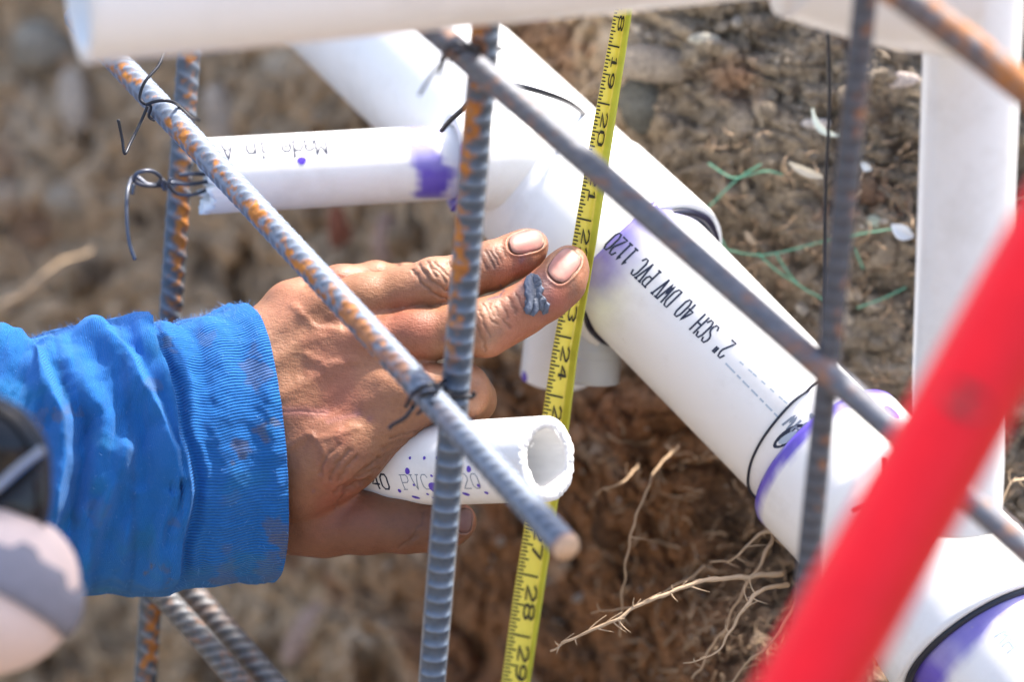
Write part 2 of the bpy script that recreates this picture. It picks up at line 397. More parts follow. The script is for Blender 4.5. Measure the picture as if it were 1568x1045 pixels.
def rootlets():
    parts = []; rr = random.Random(5)
    zones = [(900, 1420, 660, 1045, 240), (1040, 1260, 860, 1045, 120), (1080, 1420, 200, 620, 170), (1520, 1620, 560, 860, 30), (880, 1100, 250, 420, 20)]
    for x0, x1, y0, y1, n in zones:
        for k in range(n):
            px, py = rr.uniform(x0, x1), rr.uniform(y0, y1); d = bank_d(px, py); L = rr.uniform(12, 55); a = rr.uniform(0, 6.28)
            pts = []
            for q in range(5):
                pts.append((px, py, bank_d(px, py) - rr.uniform(.002, .012))); a += rr.uniform(-.7, .7); px += math.cos(a) * L / 4; py += math.sin(a) * L / 4
            P = spline(Wn(pts), 14); parts.append(tube_geo(P, np.linspace(rr.uniform(.0003, .0007), .00015, 14), 4))
    V, F = join(parts); tag(mesh_obj('fine_rootlets', V, F, M_ROOT), 'fine hair like rootlets matted over the soil bank', 'rootlets', kind='stuff')
rootlets()
# green netting
nets = [[(1085, 250), (1112, 268), (1130, 272), (1172, 262), (1200, 268)], [(1058, 338), (1090, 312), (1112, 290), (1135, 270), (1165, 252)],
        [(1070, 372), (1110, 382), (1150, 390), (1188, 388), (1265, 369), (1320, 358), (1385, 348)], [(1075, 335), (1095, 350), (1112, 382)],
        [(1188, 388), (1205, 415), (1228, 440), (1268, 462)], [(1160, 388), (1190, 415), (1225, 438)]]
V, F = join([wire([(x, y, min(1.30, bank_d(x, y) - .006)) for x, y in l], .4, 40, 6) for l in nets])
tag(mesh_obj('plastic_netting', V, F, M_NET), 'torn thin green plastic netting strands on the soil right of the pipe', 'netting')
for l, lb in (([(1312, 472), (1350, 458), (1388, 440)], 'short green plastic strand on the soil beside the upright white pipe'), ([(1308, 380), (1322, 412)], 'tiny green plastic thread just right of the dark upright rebar'), ([(1540, 310), (1600, 296)], 'green plastic thread at the right edge behind the upright white pipe')):
    V, F = wire([(x, y, min(1.30, bank_d(x, y) - .006)) for x, y in l], .4, 30, 6); tag(mesh_obj('plastic_strand', V, F, M_NET), lb, 'plastic thread')

# ------------------------------------------------------------------ pipes
class Pipe:
    """straight round pipe between two points, open ends; keeps its axis for print and rings"""
    def __init__(s, A, B, r, wall=.0036):
        s.A, s.B, s.r, s.wall = np.array(A), np.array(B), r, wall
        s.L = np.linalg.norm(s.B - s.A); s.T = (s.B - s.A) / s.L
        C = CAM - s.A; N = C - (C @ s.T) * s.T; s.N = N / np.linalg.norm(N); s.Bn = np.cross(s.T, s.N)
    def pt(s, u, th, lift=0.0):
        u = np.asarray(u, float); th = np.asarray(th, float)
        lift = np.asarray(lift, float)
        return s.A + u[..., None] * s.T + (s.r + lift)[..., None] * (np.cos(th)[..., None] * s.N + np.sin(th)[..., None] * s.Bn)
    def hit(s, px, py):
        dr = W(px, py, 1.0) - CAM; dr = dr / np.linalg.norm(dr); o = CAM - s.A
        dp = dr - (dr @ s.T) * s.T; op = o - (o @ s.T) * s.T
        a = dp @ dp; b = 2 * dp @ op; c = op @ op - s.r ** 2; D = max(b * b - 4 * a * c, 0)
        t = (-b - math.sqrt(D)) / (2 * a); p = CAM + dr * t - s.A
        return float(p @ s.T), float(math.atan2(p @ s.Bn, p @ s.N))
    def build(s, name, prof=None, mat=None, colf=None, parent=None, rough_end=0, du=.0022, nseg=96, inner=True, jag=None):
        """prof: list of (u, radius) outer profile"""
        prof = prof or [(0, s.r), (s.L, s.r)]
        us = np.unique(np.concatenate([np.arange(prof[0][0], prof[-1][0], du)] + [[p[0]] for p in prof]))
        pu = [p[0] for p in prof]; pr = [p[1] for p in prof]
        rs = np.interp(us, pu, pr)
        if inner:
            ri = s.r - s.wall
            uu = np.concatenate([[us[0]], [us[0]], us, [us[-1]], [us[-1]], [us[-1] - .0015], [us[-1] - .06 if us[-1] - us[0] > .09 else us[0] + .01]])
            rr = np.concatenate([[ri], [(ri + rs[0]) / 2], rs, [rs[-1] * .5 + ri * .5], [ri], [ri], [ri]])
            uu = np.concatenate([[min(us[0] + .06, us[-1])], uu]); rr = np.concatenate([[ri], rr])
        else: uu, rr = us, rs
        a = np.linspace(0, 2 * np.pi, nseg, endpoint=False) + math.pi / nseg
        U = np.repeat(uu[:, None], nseg, 1); Rr = np.repeat(rr[:, None], nseg, 1); A = np.repeat(a[None, :], len(uu), 0)
        V = s.A + U[..., None] * s.T + Rr[..., None] * (np.cos(A)[..., None] * s.N + np.sin(A)[..., None] * s.Bn)
        if jag: V = jag(V, U, Rr, A)
        V = V.reshape(-1, 3); m = len(uu)
        i, j = np.meshgrid(np.arange(m - 1), np.arange(nseg), indexing='ij'); j2 = (j + 1) % nseg
        F = np.stack([i * nseg + j, i * nseg + j2, (i + 1) * nseg + j2, (i + 1) * nseg + j], -1).reshape(-1, 4)
        c = np.tile(WHITE, (len(V), 1)).astype(float)
        if colf: c = colf(c, U.ravel(), ((A.ravel() + np.pi) % (2 * np.pi)) - np.pi, V)
        return mesh_obj(name, V, F, mat or M_PVC, parent=parent, cols=c)

def primer(u0, u1, a0=-9, a1=9, strength=1.0, soft=.003, seed=1, wav=.008):
    def f(c, U, A, V):
        n = fbm(V, 90, 3, seed) - .5; st = (fbm(np.stack([A * 3.5, A * 0, A * 0 + seed], 1), 1.0, 2, seed) - .5) * .8; soft2 = soft * 1.6
        e = wav * (n + st)
        m = sstep(u0 + e - soft2, u0 + e + soft2, U) * sstep(u1 + e + soft2, u1 + e - soft2, U)
        m = m * sstep(a0 - .15, a0 + .15, A + n * .5) * sstep(a1 + .15, a1 - .15, A + n * .5)
        m = m * strength * (.55 + .9 * fbm(V * np.array([1, 1, 1]), 60, 3, seed + 5))
        return mix(c, np.tile(PURPLE, (len(c), 1)), np.clip(m, 0, 1))
    return f
def chain(*fs):
    def f(c, U, A, V):
        for g in fs: c = g(c, U, A, V)
        return c
    return f

# --- stroke lettering
FONT = {
 '0': [[(1, 0), (3, 0), (4, 1.2), (4, 4.8), (3, 6), (1, 6), (0, 4.8), (0, 1.2), (1, 0)]], '1': [[(.8, 4.8), (2, 6), (2, 0)], [(.8, 0), (3.2, 0)]],
 '2': [[(0, 4.8), (1, 6), (3, 6), (4, 4.8), (4, 3.8), (0, 0), (4, 0)]], '3': [[(0, 5.4), (1, 6), (3, 6), (4, 5), (4, 4), (2.8, 3.1), (4, 2.2), (4, 1), (3, 0), (1, 0), (0, .8)]],
 '4': [[(3, 0), (3, 6), (0, 2), (4, 2)]], '5': [[(4, 6), (.4, 6), (.2, 3.4), (3, 3.6), (4, 2.4), (4, 1), (3, 0), (1, 0), (0, .8)]],
 '6': [[(3.6, 5.6), (2.6, 6), (1, 5.4), (0, 3.6), (0, 1.2), (1, 0), (3, 0), (4, 1.2), (4, 2.4), (3, 3.4), (1, 3.4), (0, 2.4)]], '7': [[(0, 6), (4, 6), (1.5, 0)]],
 '8': [[(1, 3.2), (0, 4.2), (0, 5.2), (1, 6), (3, 6), (4, 5.2), (4, 4.2), (3, 3.2), (1, 3.2), (0, 2.2), (0, .9), (1, 0), (3, 0), (4, .9), (4, 2.2), (3, 3.2)]],
 '9': [[(.4, .4), (1.4, 0), (3, .6), (4, 2.4), (4, 4.8), (3, 6), (1, 6), (0, 4.8), (0, 3.6), (1, 2.6), (3, 2.6), (4, 3.6)]],
 'A': [[(0, 0), (2, 6), (4, 0)], [(.8, 2.2), (3.2, 2.2)]], 'C': [[(4, 4.9), (3, 6), (1, 6), (0, 4.8), (0, 1.2), (1, 0), (3, 0), (4, 1.1)]],
 'D': [[(0, 0), (0, 6), (2.6, 6), (4, 4.6), (4, 1.4), (2.6, 0), (0, 0)]], 'H': [[(0, 0), (0, 6)], [(4, 0), (4, 6)], [(0, 3), (4, 3)]],
 'M': [[(0, 0), (0, 6), (2, 2.6), (4, 6), (4, 0)]], 'P': [[(-.8, 0), (1.3, 0)], [(-.8, 6), (0, 6)], [(0, 0), (0, 6), (3, 6), (4, 5.2), (4, 3.8), (3, 3), (0, 3)]],
 'S': [[(4, 5.1), (3, 6), (1, 6), (0, 5), (0, 4), (1, 3.3), (3, 2.7), (4, 2), (4, 1), (3, 0), (1, 0), (0, .9)]],
 'V': [[(0, 6), (2, 0)], [(2, 0), (4, 6)], [(-.7, 6), (.9, 6)], [(3.1, 6), (4.7, 6)]], 'W': [[(0, 6), (1, 0), (2, 3.6), (3, 0), (4, 6)]],
 'a': [[(.4, 3.4), (1.2, 4), (2.8, 4), (3.6, 3.2), (3.6, 0)], [(3.6, 2.3), (1, 2.3), (.2, 1.5), (.2, .7), (1, 0), (2.6, 0), (3.6, .9)]],
 'd': [[(3.6, 6), (3.6, 0)], [(3.6, 3), (2.6, 4), (1, 4), (.2, 3), (.2, 1), (1, 0), (2.6, 0), (3.6, 1)]],
 'e': [[(.2, 2.1), (3.6, 2.1), (3.6, 3), (2.6, 4), (1, 4), (.2, 3), (.2, 1), (1, 0), (2.8, 0), (3.6, .6)]],
 'i': [[(1, 4), (2, 4), (2, 0)], [(.8, 0), (3.2, 0)], [(2, 5.3), (2, 5.8)]], 'n': [[(.3, 0), (.3, 4)], [(.3, 3), (1.3, 4), (2.8, 4), (3.6, 3), (3.6, 0)]],
 '"': [[(1.2, 6), (1.2, 4.4)], [(2.8, 6), (2.8, 4.4)]], '-': [[(.5, 3), (3.5, 3)]], '.': [[(1.8, 0), (2.2, 0)]],
}
def strokes(text, h, adv, wfac=1.0):
    out = []; x = 0
    for ch in text:
        for st in FONT.get(ch, []): out.append([(x + a * h / 6 * wfac, b * h / 6) for a, b in st])
        x += adv
    return out
def stroke_mesh(sts, wd, mapf):
    V, F = [], []; k = 0
    for st in sts:
        P = []
        for (x0, y0), (x1, y1) in zip(st[:-1], st[1:]):
            m = max(1, int(math.hypot(x1 - x0, y1 - y0) / (wd * 1.6)))
            for q in range(m): P.append((x0 + (x1 - x0) * q / m, y0 + (y1 - y0) * q / m))
        P.append(st[-1]); P = np.array(P); T = np.gradient(P, axis=0); T /= np.linalg.norm(T, axis=1)[:, None] + 1e-12
        N = np.stack([-T[:, 1], T[:, 0]], 1) * wd / 2
        P[0] -= T[0] * wd * .4; P[-1] += T[-1] * wd * .4
        o = len(V)
        for a, b in zip(P + N, P - N): V.append((*a, k)); V.append((*b, k))
        for q in range(len(P) - 1): F.append([o + 2 * q, o + 2 * q + 1, o + 2 * q + 3, o + 2 * q + 2])
        k += 1
    V = np.array(V); return mapf(V[:, 0], V[:, 1], V[:, 2]), F
def pipe_text(pipe, name, text, p0, p1, h, wd, mat, parent, flip=False, adv=None, wfac=.8):
    """text baseline from pixel p0 to pixel p1 on the pipe's skin"""
    u0, a0 = pipe.hit(*p0); u1, a1 = pipe.hit(*p1); L = abs(u1 - u0); adv = adv or L / max(1, len(text) - 1 + .8)
    sg = 1 if u1 > u0 else -1; da = (a1 - a0) / L
    # letter up direction in angle: text rotated so (read x up) faces outward normal
    upsign = -1 if sg > 0 else 1
    def mf(x, y, k): return pipe.pt(u0 + sg * x, a0 + da * x + upsign * y / pipe.r, .00012 + k * 2e-6)
    V, F = stroke_mesh(strokes(text, h, adv, wfac), wd, mf)
    return mesh_obj(name, V, F, mat, parent=parent, smooth=False)
def pipe_blob(pipe, spots, mat, parent, name, lift=.00015):
    V, F = [], []
    for (x, y, ra, rb, rot) in spots:
        u, a = pipe.hit(x, y); o = len(V); n = 22; V.append(pipe.pt(u, a, lift))
        for k in range(n):
            t_ = 2 * math.pi * k / n; j = 1 + .05 * math.sin(3 * t_ + x); ex, ey = ra * math.cos(t_) * j, rb * math.sin(t_) * j
            V.append(pipe.pt(u + ex * math.cos(rot) - ey * math.sin(rot), a + (ex * math.sin(rot) + ey * math.cos(rot)) / pipe.r, lift))
        for k in range(n): F.append([o, o + 1 + k, o + 1 + (k + 1) % n])
    return mesh_obj(name, np.array(V), F, mat, parent=parent, smooth=False)
def ring_wire(pipe, pix, r_mm, lift=.0006, n=80, ext=None):
    """wire lying on a pipe's skin through given pixels"""
    ua = np.array([pipe.hit(*p) for p in pix])
    if ext: ua = np.vstack([[ua[0][0], ua[0][1] - ext * np.sign(ua[-1][1] - ua[0][1])], ua, [ua[-1][0], ua[-1][1] + ext * np.sign(ua[-1][1] - ua[0][1])]])
    S = spline(np.c_[ua, np.zeros(len(ua))], n); P = pipe.pt(S[:, 0], S[:, 1], lift); return tube_geo(P, r_mm / 1000, 8)

# --- main run: large fitting + 2 inch pipe + lower fitting, one glued assembly
drain = empty('drain_pipe_run', W(1000, 420, 1.25)); tag(drain, 'large white drain pipe run crossing diagonally with SCH 40 DWV print and branch fittings', 'drain pipe')
rp = 115.5 / FPX * 1.24
PX = Pipe(W(940, 372, 1.245), W(1330, 772, 1.238), rp)
mp = lambda x, y: PX.hit(x, y)[0]
u_mark = mp(1170, 690)
PX.build('pipe', parent=drain, colf=chain(primer(-.02, mp(965, 395), -2, 2.5, .95, .006, 3, .012), primer(mp(1245, 715), mp(1245, 715) + .009, -1.5, .6, .9, .0015, 4, .003),
         lambda c, U, A, V: mix(c, np.tile([.62, .74, .42], (len(c), 1)), .3 * np.exp(-((U - mp(935, 440)) / .012) ** 2) * sstep(.1, .9, np.where(A > 0, A, 0) * 1.0))))
pipe_text(PX, 'printed_lettering', '2" SCH 40 DWV PVC 1120', (1127, 527), (946, 355), .0084, .00078, M_INK, drain, wfac=.37)
pipe_text(PX, 'faded_lettering', '- -- - -- -- - ---', (1198, 632), (1120, 552), .0050, .0007, M_INKF, drain, wfac=.6)
pipe_text(PX, 'faded_lettering', '-- - - -- -', (1212, 612), (1140, 548), .0050, .0006, M_INKF, drain, wfac=.6)
pipe_text(PX, 'faded_lettering', 'HW', (1232, 652), (1214, 633), .0060, .0009, M_INKG, drain, wfac=.6)
pipe_blob(PX, [(1209, 668, .0078, .0027, 1.75)], M_INK, drain, 'printed_emblem')
pipe_blob(PX, [(1206, 671, .0042, .0015, 1.75)], M_INKF, drain, 'printed_emblem', .0003)
pipe_blob(PX, [(1245, 640, .002, .001, 0.3), (1236, 652, .0012, .002, .5)], M_INKG, drain, 'ink_smudge')
# upper body with hub
HX = Pipe(W(985 - 700, 418 - 690, 1.42), W(1003, 436, 1.247), .0355, .005)
rh = 138 / FPX * 1.247; HX.r = rh
HX = Pipe(W(482, -60, 1.40), W(997, 425, 1.247), rh, rh - rp - .0004)
HX.build('fitting_body', prof=[(0, rh * .97), (HX.L - .052, rh * .975), (HX.L - .048, rh * 1.0), (HX.L - .002, rh * 1.0), (HX.L, rh * .985)], parent=drain)
# dark gasket of cement between hub and pipe
V, F = tube_geo(PX.pt(np.full(80, PX.hit(985, 400)[0] + .0), np.linspace(0, 2 * np.pi, 80), .0011), .0009, 6, cap=False)
t_ = np.linspace(0, 2 * np.pi, 97); P = HX.A + (HX.L + .0006) * HX.T + (rp + .0014) * (np.cos(t_)[:, None] * HX.N + np.sin(t_)[:, None] * HX.Bn)
V, F = tube_geo(P, .0022 * (.75 + .5 * vnoise(P, 120, 3)), 8, cap=False); mesh_obj('cement_bead', V, F, plain('dark_cement', (.012, .012, .03), .25), parent=drain)
# branch socket and small left pipe
rs = 57.5 / FPX * 1.27
SX = Pipe(W(311, 292, 1.30), W(706, 250, 1.262), rs, .0034)
SX = Pipe(W(313, 270, 1.250), W(716, 247, 1.272), rs, .0036)
def jag_end(V, U, Rr, A):
    m = np.exp(-(U / .003) ** 2); h = (vnoise(np.stack([A.ravel() * 6, U.ravel() * 0, U.ravel() * 0], 1), 1.2, 4).reshape(U.shape) - .5) * .006
    return V + (m * h)[..., None] * SX.T
SX.build('branch_pipe', parent=drain, jag=jag_end, colf=chain(primer(mp and SX.hit(640, 260)[0], SX.hit(689, 250)[0], -2.2, 1.1, .8, .0015, 12, .010)))
pipe_text(SX, 'faded_lettering', 'Made in A', (497, 213), (340, 222), .0082, .0009, M_INK, drain, wfac=.75)
pipe_text(SX, 'faded_lettering', '76200089', (672, 198), (523, 206), .0085, .0008, M_INKF, drain, wfac=.75)
pipe_blob(SX, [(462, 246, .0018, .0016, 0)], M_DOT, drain, 'primer_spot')
BX = Pipe(W(694, 250, 1.26), W(850, 242, 1.25), 80 / FPX * 1.262, .005)
BX = Pipe(W(692, 249, 1.263), W(815, 244, 1.272), 76 / FPX * 1.262, 76 / FPX * 1.262 - rs - .0003)
BX.build('branch_socket', prof=[(0, BX.r * .985), (.002, BX.r), (BX.L, BX.r)], parent=drain, colf=primer(-.002, .0016, -.4, 2.4, .9, .001, 14, .004))
pipe_blob(BX, [(700, 318, .0022, .0045, .2)], M_DOT, drain, 'primer_spot')
# downward branch with threaded end
DX = Pipe(W(872, 400, 1.285), W(850, 578, 1.305), 54 / FPX * 1.3, .004)
DX.build('down_branch', parent=drain, prof=[(0, DX.r), (DX.L, DX.r)], colf=primer(DX.L - .004, DX.L - .001, -1.55, -1.2, .0, .001, 15))
DX2 = Pipe(W(912, 470, 1.262), W(903, 590, 1.268), 45 / FPX * 1.27, .004)
th = [(0, DX2.r)]
for k in range(9): th += [(DX2.L * .5 + k * .0017, DX2.r * .97), (DX2.L * .5 + k * .0017 + .0009, DX2.r * 1.02)]
DX2.build('threaded_end', parent=drain, mat=M_MILK, prof=th, du=.01)
pipe_blob(DX, [(803, 577, .0022, .0024, 0)], M_DOT, drain, 'primer_spot')
# wire ring and marker line
V, F = join([ring_wire(PX, [(1238, 598), (1212, 618), (1180, 655), (1158, 690), (1147, 725), (1150, 765), (1172, 800)], .55, .0004)])
mesh_obj('marker_line', V, F, M_MARK, parent=drain)
# lower hub and body towards the lower right
LX = Pipe(W(1262, 700, 1.24), W(1470, 915, 1.20), rh * 1.0, rh - rp - .0004)
LX.build('lower_fitting', prof=[(0, rh * .98), (.0015, rh), (.03, rh), (.034, rh * .96), (LX.L, rh * .98)], parent=drain, colf=primer(-.002, .0042, -3.2, 3.2, 1.0, .0012, 20, .004))
LY = Pipe(W(1440, 890, 1.20), W(1505, 985, 1.185), .0385, .004)
LY.build('lower_fitting', prof=[(0, .0375), (.018, .0385), (LY.L, .0385)], parent=drain)
LZ = Pipe(W(1480, 950, 1.188), W(2150, 1715, 1.09), .0315, .0036)
LZ.build('lower_pipe', parent=drain, colf=primer(LY.L * 0 + LZ.hit(1485, 985)[0] - .02, LZ.hit(1485, 985)[0] + .002, -3.2, 3.2, .9, .0018, 23, .006))
pipe_text(LZ, 'faded_lettering', 'HWN', (1562, 985), (1530, 945), .006, .0006, M_INKF, drain)
P = LY.A + (LY.L + .0004) * LY.T + (.0315 + .0022) * (np.cos(t_)[:, None] * LY.N + np.sin(t_)[:, None] * LY.Bn)
V, F = tube_geo(P, .0016, 8, cap=False); mesh_obj('cement_bead', V, F, M_MARK, parent=drain)
pipe_blob(LX, [(1365, 632, .004, .003, 0)], M_DOT, drain, 'primer_spot')

# upright pipe at the right, near
UX = Pipe(W(1504, -360, 1.045), W(1462, 800, 1.13), 74 / FPX * 1.09, .003)
o = UX.build('upright_pipe'); tag(o, 'blurred white upright pipe at the right edge behind the red bar', 'pipe')
# top pipe, near, with open left end
TX = Pipe(W(116, -40, .965), W(1290, -128, 1.0), .0281, .0042)
top = empty('overhead_pipe', TX.A); tag(top, 'blurred white horizontal pipe along the top edge with open left end', 'pipe')
TX = Pipe(W(116, -38, .955), W(1330, -146, 1.03), 136 / FPX * .955, .0048)
TX.T = TX.T
TX.build('pipe', parent=top)
# elbow at its right end
ep = spline(np.array([W(1240, -118, 1.025), W(1320, -92, 1.03), W(1400, -70, 1.03), W(1500, -60, 1.03)]), 40)
V, F = tube_geo(ep, .0325, 48, cap=True); mesh_obj('elbow', V, F, M_PVC, parent=top, cols=np.tile(WHITE, (len(V), 1)))

# held pipe
rk = 65 / FPX * 1.165
KX = Pipe(W(838, 703, 1.128), W(520, 722, 1.205), rk, .0044)
KX = Pipe(W(552, 716, 1.212), W(838, 703, 1.150), rk, .0046)
def jag_cut(V, U, Rr, A):
    n = V.shape[1]; noise = vnoise(np.stack([A.ravel() * 11, Rr.ravel() * 900, A.ravel() * 0], 1), 1.0, 9).reshape(U.shape)
    innerlip = np.exp(-((Rr - (KX.r - KX.wall)) / .0012) ** 2) * (np.abs(U - KX.L) < 1e-4)
    V = V - (innerlip * (noise - .4) * .0005)[..., None] * (np.cos(A)[..., None] * KX.N + np.sin(A)[..., None] * KX.Bn)
    return V + ((np.abs(U - KX.L) < 1e-4) * (noise - .5) * .0012)[..., None] * KX.T
held = KX.build('short_pipe', jag=jag_cut, nseg=200, colf=lambda c, U, A, V: c * (.97 + .06 * fbm(V, 200, 2, 3))[:, None]); tag(held, 'short white pipe offcut held in the hand, printed 40 PVC 1120, speckled purple', 'pipe')
pipe_text(KX, 'printed_lettering', '40', (574, 748), (603, 750), .0062, .0008, M_INK, held, adv=.0046, wfac=.8)
pipe_text(KX, 'faded_lettering', 'PVC 1120', (621, 750), (740, 748), .0062, .0004, M_INKG, held, wfac=.8)
sp = [(624, 722, .0012, .0013), (664, 747, .0022, .0024), (718, 719, .0011, .0013), (714, 757, .0016, .0009), (612, 752, .0008, .0009), (637, 762, .0018, .0008), (745, 755, .0009, .0008), (628, 702, .0006, .0006), (650, 702, .0007, .0007), (672, 708, .0006, .0006), (733, 744, .0008, .0008), (655, 757, .0006, .0006), (700, 735, .0007, .0007), (634, 743, .0005, .0006), (669, 701, .0005, .0007), (663, 762, .0006, .0004), (661, 729, .0007, .0005)]
pipe_blob(KX, [(a, b, c_, d_, .4) for a, b, c_, d_ in sp], M_DOT, held, 'primer_spot')
# swarf: plastic crumbs on the cut rim
rr = random.Random(2); parts = []
for k in range(26):
    a = rr.choice([rr.uniform(0, 2 * np.pi), rr.gauss(2.6, .5), rr.gauss(1.6, .5), rr.gauss(-2.2, .35)])
    p = KX.A + (KX.L + rr.uniform(-.0002, .0006)) * KX.T + (KX.r - KX.wall - rr.uniform(-.0006, .0012)) * (math.cos(a) * KX.N + math.sin(a) * KX.Bn)
    s = rr.uniform(.0002, .0006); rot = np.linalg.qr(RNG.normal(size=(3, 3)))[0]
    parts.append((p + (IV1 * np.array([1, .6, .4]) * (1 + .8 * (vnoise(IV1 + k, 1.7, k)[:, None] - .5))) @ rot * s, IF1.tolist()))
V, F = join(parts); mesh_obj('saw_crumbs', V, F, M_PVC, parent=held, cols=np.tile(WHITE, (len(V), 1)))

# ------------------------------------------------------------------ red bar in front
RX = Pipe(W(1662, 285, .83), W(1196, 1130, .81), 78 / FPX * .82, .003)
def redcol(c, U, A, V): return c
V = None
red = Pipe(RX.A - RX.T * .35, RX.B + RX.T * .25, RX.r, .003); ro = red.build('red_bar', mat=M_RED); tag(ro, 'bright red round bar slanting across the lower right, strongly blurred', 'bar')
pipe_blob(red, [(1478, 612, .0045, .007, 0)], plain('dark_smudge', (.16, .01, .01), .6), ro, 'scuff_mark')
# thin red wire hook by the bar
V, F = wire([(1352, 700, 1.10), (1350, 740, 1.10), (1335, 765, 1.10), (1303, 782, 1.10)], .9, 40)
tag(mesh_obj('red_wire_hook', V, F, plain('red_wire', (.4, .01, .02), .5)), 'thin dark red wire hook beside the red bar over the pipe', 'wire')

# ------------------------------------------------------------------ rebars
def rebar(A, B, r_mm, label, pitch=6.0, style='cross', rust=.4, rust_side=None, base=(.23, .27, .33), seed=1, amp=.75, long_at=1.57, endrust=False, step=.0007, slant=.0, fade=None, dusty=0, ext=(.35, .35)):
    L = np.linalg.norm(np.array(B) - A); n = int(L / step); t_ = np.linspace(0, 1, n)
    if ext[0]: t_ = np.concatenate([np.arange(-ext[0], -.001, .0025) / L, t_])
    if ext[1]: t_ = np.concatenate([t_, 1 + np.arange(.0025, ext[1], .0025) / L])
    n = len(t_); t_ = t_[:, None]; P = np.array(A) + (np.array(B) - A) * t_
    P = P + np.sin(np.clip(t_, 0, 1) * 3.14159) * .0012 * UPV
    T, N, Bn = frame_tube(P); seg = 40; a = np.linspace(0, 2 * np.pi, seg, endpoint=False)
    s = t_ * L * 1000; th = a[None, :]
    ph = s / pitch + slant * np.where(np.sin(th - long_at) > 0, 1, 1) * np.cos(th - long_at) + (.5 * (np.sin(th - long_at) > 0))
    fr = ph - np.floor(ph); rib = np.where(fr < .5, np.exp(-((fr - .5) / .22) ** 2), np.exp(-((fr - .5) / .11) ** 2))
    cres = np.clip(np.abs(np.sin(th - long_at)) * 1.6, 0, 1) ** .7
    da = np.angle(np.exp(1j * (th - long_at))); db = np.angle(np.exp(1j * (th - long_at - np.pi)))
    lon = np.exp(-(da / .17) ** 2) + np.exp(-(db / .17) ** 2)
    h = np.maximum(rib * cres * amp, lon * amp * .8)
    R = (r_mm + h) / 1000
    R[0] *= .96; R[-1] *= .96
    V, F = tube_geo(P, R, seg, (T, N, Bn))
    ru = fbm(V, 330, 4, seed); rl = fbm(V, 60, 3, seed + 3)
    TH = np.tile(a, n); side = np.ones(len(V)) if rust_side is None else np.clip(np.cos(TH - rust_side), 0, 1) ** 1.3
    m = sstep(.58 - .22 * rust, .70 - .18 * rust, (ru * .6 + rl * .4) * (.62 + .45 * side)) * min(1, rust * 2.5)
    if fade: m = m * np.repeat(sstep(fade[1], fade[0], t_[:, 0] + .06 * (vnoise(P, 60, seed) - .5)), seg)
    if endrust: m = np.maximum(m, np.repeat(sstep(.985, .999, t_[:, 0]), seg))
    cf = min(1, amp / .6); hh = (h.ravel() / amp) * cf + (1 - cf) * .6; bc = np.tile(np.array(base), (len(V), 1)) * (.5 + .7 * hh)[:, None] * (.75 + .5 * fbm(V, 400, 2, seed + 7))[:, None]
    if dusty: bc = mix(bc, np.tile([.42, .37, .31], (len(V), 1)), np.clip(np.tile(lon, (n, 1)).ravel() * dusty * (fbm(V, 200, 3, 2) + .3), 0, 1))
    rc = mix(np.tile([.26, .085, .025], (len(V), 1)), np.tile([.80, .31, .045], (len(V), 1)), fbm(V, 260, 3, seed + 11) * .9)
    c = mix(bc, rc, m)
    if endrust: 
        e = np.repeat(sstep(.99, .997, t_[:, 0]), seg); c = mix(c, np.tile([.75, .5, .32], (len(V), 1)), e)
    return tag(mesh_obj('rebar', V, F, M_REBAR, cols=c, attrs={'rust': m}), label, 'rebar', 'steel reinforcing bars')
HB = math.pi / 2
rebar(W(150, 62, 1.235), W(871, 843, 1.035), 4.75, 'diagonal rebar across the hand with orange rust flecks and a cut end', pitch=4.6, rust=.50, rust_side=HB * .25, seed=3, long_at=HB * .35, slant=.75, ext=(.02, 0), endrust=True, amp=.5, base=(.25, .30, .38), fade=(.55, .85))
rebar(W(752, -60, 1.05), W(656, 1110, 1.145), 4.3, 'upright rebar in front of the fingers, rusty upper half', pitch=5.9, rust=.68, rust_side=.8, dusty=.8, seed=5, long_at=HB * .9, amp=1.15, slant=0, base=(.19, .24, .31), fade=(.42, .56))
rebar(W(299, -60, 1.27), W(218, 1110, 1.31), 4.5, 'leftmost upright rebar passing behind the blue sleeve', pitch=6.6, rust=.6, rust_side=-.4, seed=7, long_at=HB * .75, amp=.8, slant=.45, base=(.2, .23, .27))
rebar(W(600, -10, 1.065), W(1640, 905, .985), 4.4, 'blurred grey diagonal rebar crossing over the large drain pipe', pitch=5, rust=.16, seed=9, amp=.1, slant=.7, base=(.19, .205, .24))
rebar(W(1331, -60, .968), W(1236, 880, 1.04), 3.6, 'blurred dark upright rebar near the right, in front of the drain pipe', pitch=5.5, rust=.22, rust_side=-.7, seed=11, amp=.35, base=(.13, .14, .165))
rebar(W(1330, -45, .945), W(1640, 195, .94), 4.9, 'blurred brownish rebar slanting over the top right corner', pitch=5.5, rust=.34, seed=13, amp=.25, base=(.22, .2, .2))
rebar(W(205, 865, 1.285), W(420, 1110, 1.27), 4.5, 'left one of two parallel rebars under the blue sleeve', pitch=4.6, rust=.12, seed=15, amp=.6, slant=.6, base=(.24, .25, .27))
rebar(W(262, 875, 1.30), W(470, 1110, 1.275), 4.7, 'right one of two parallel rebars under the blue sleeve', pitch=5.0, rust=.06, seed=17, amp=.75, slant=.6, base=(.25, .25, .26))

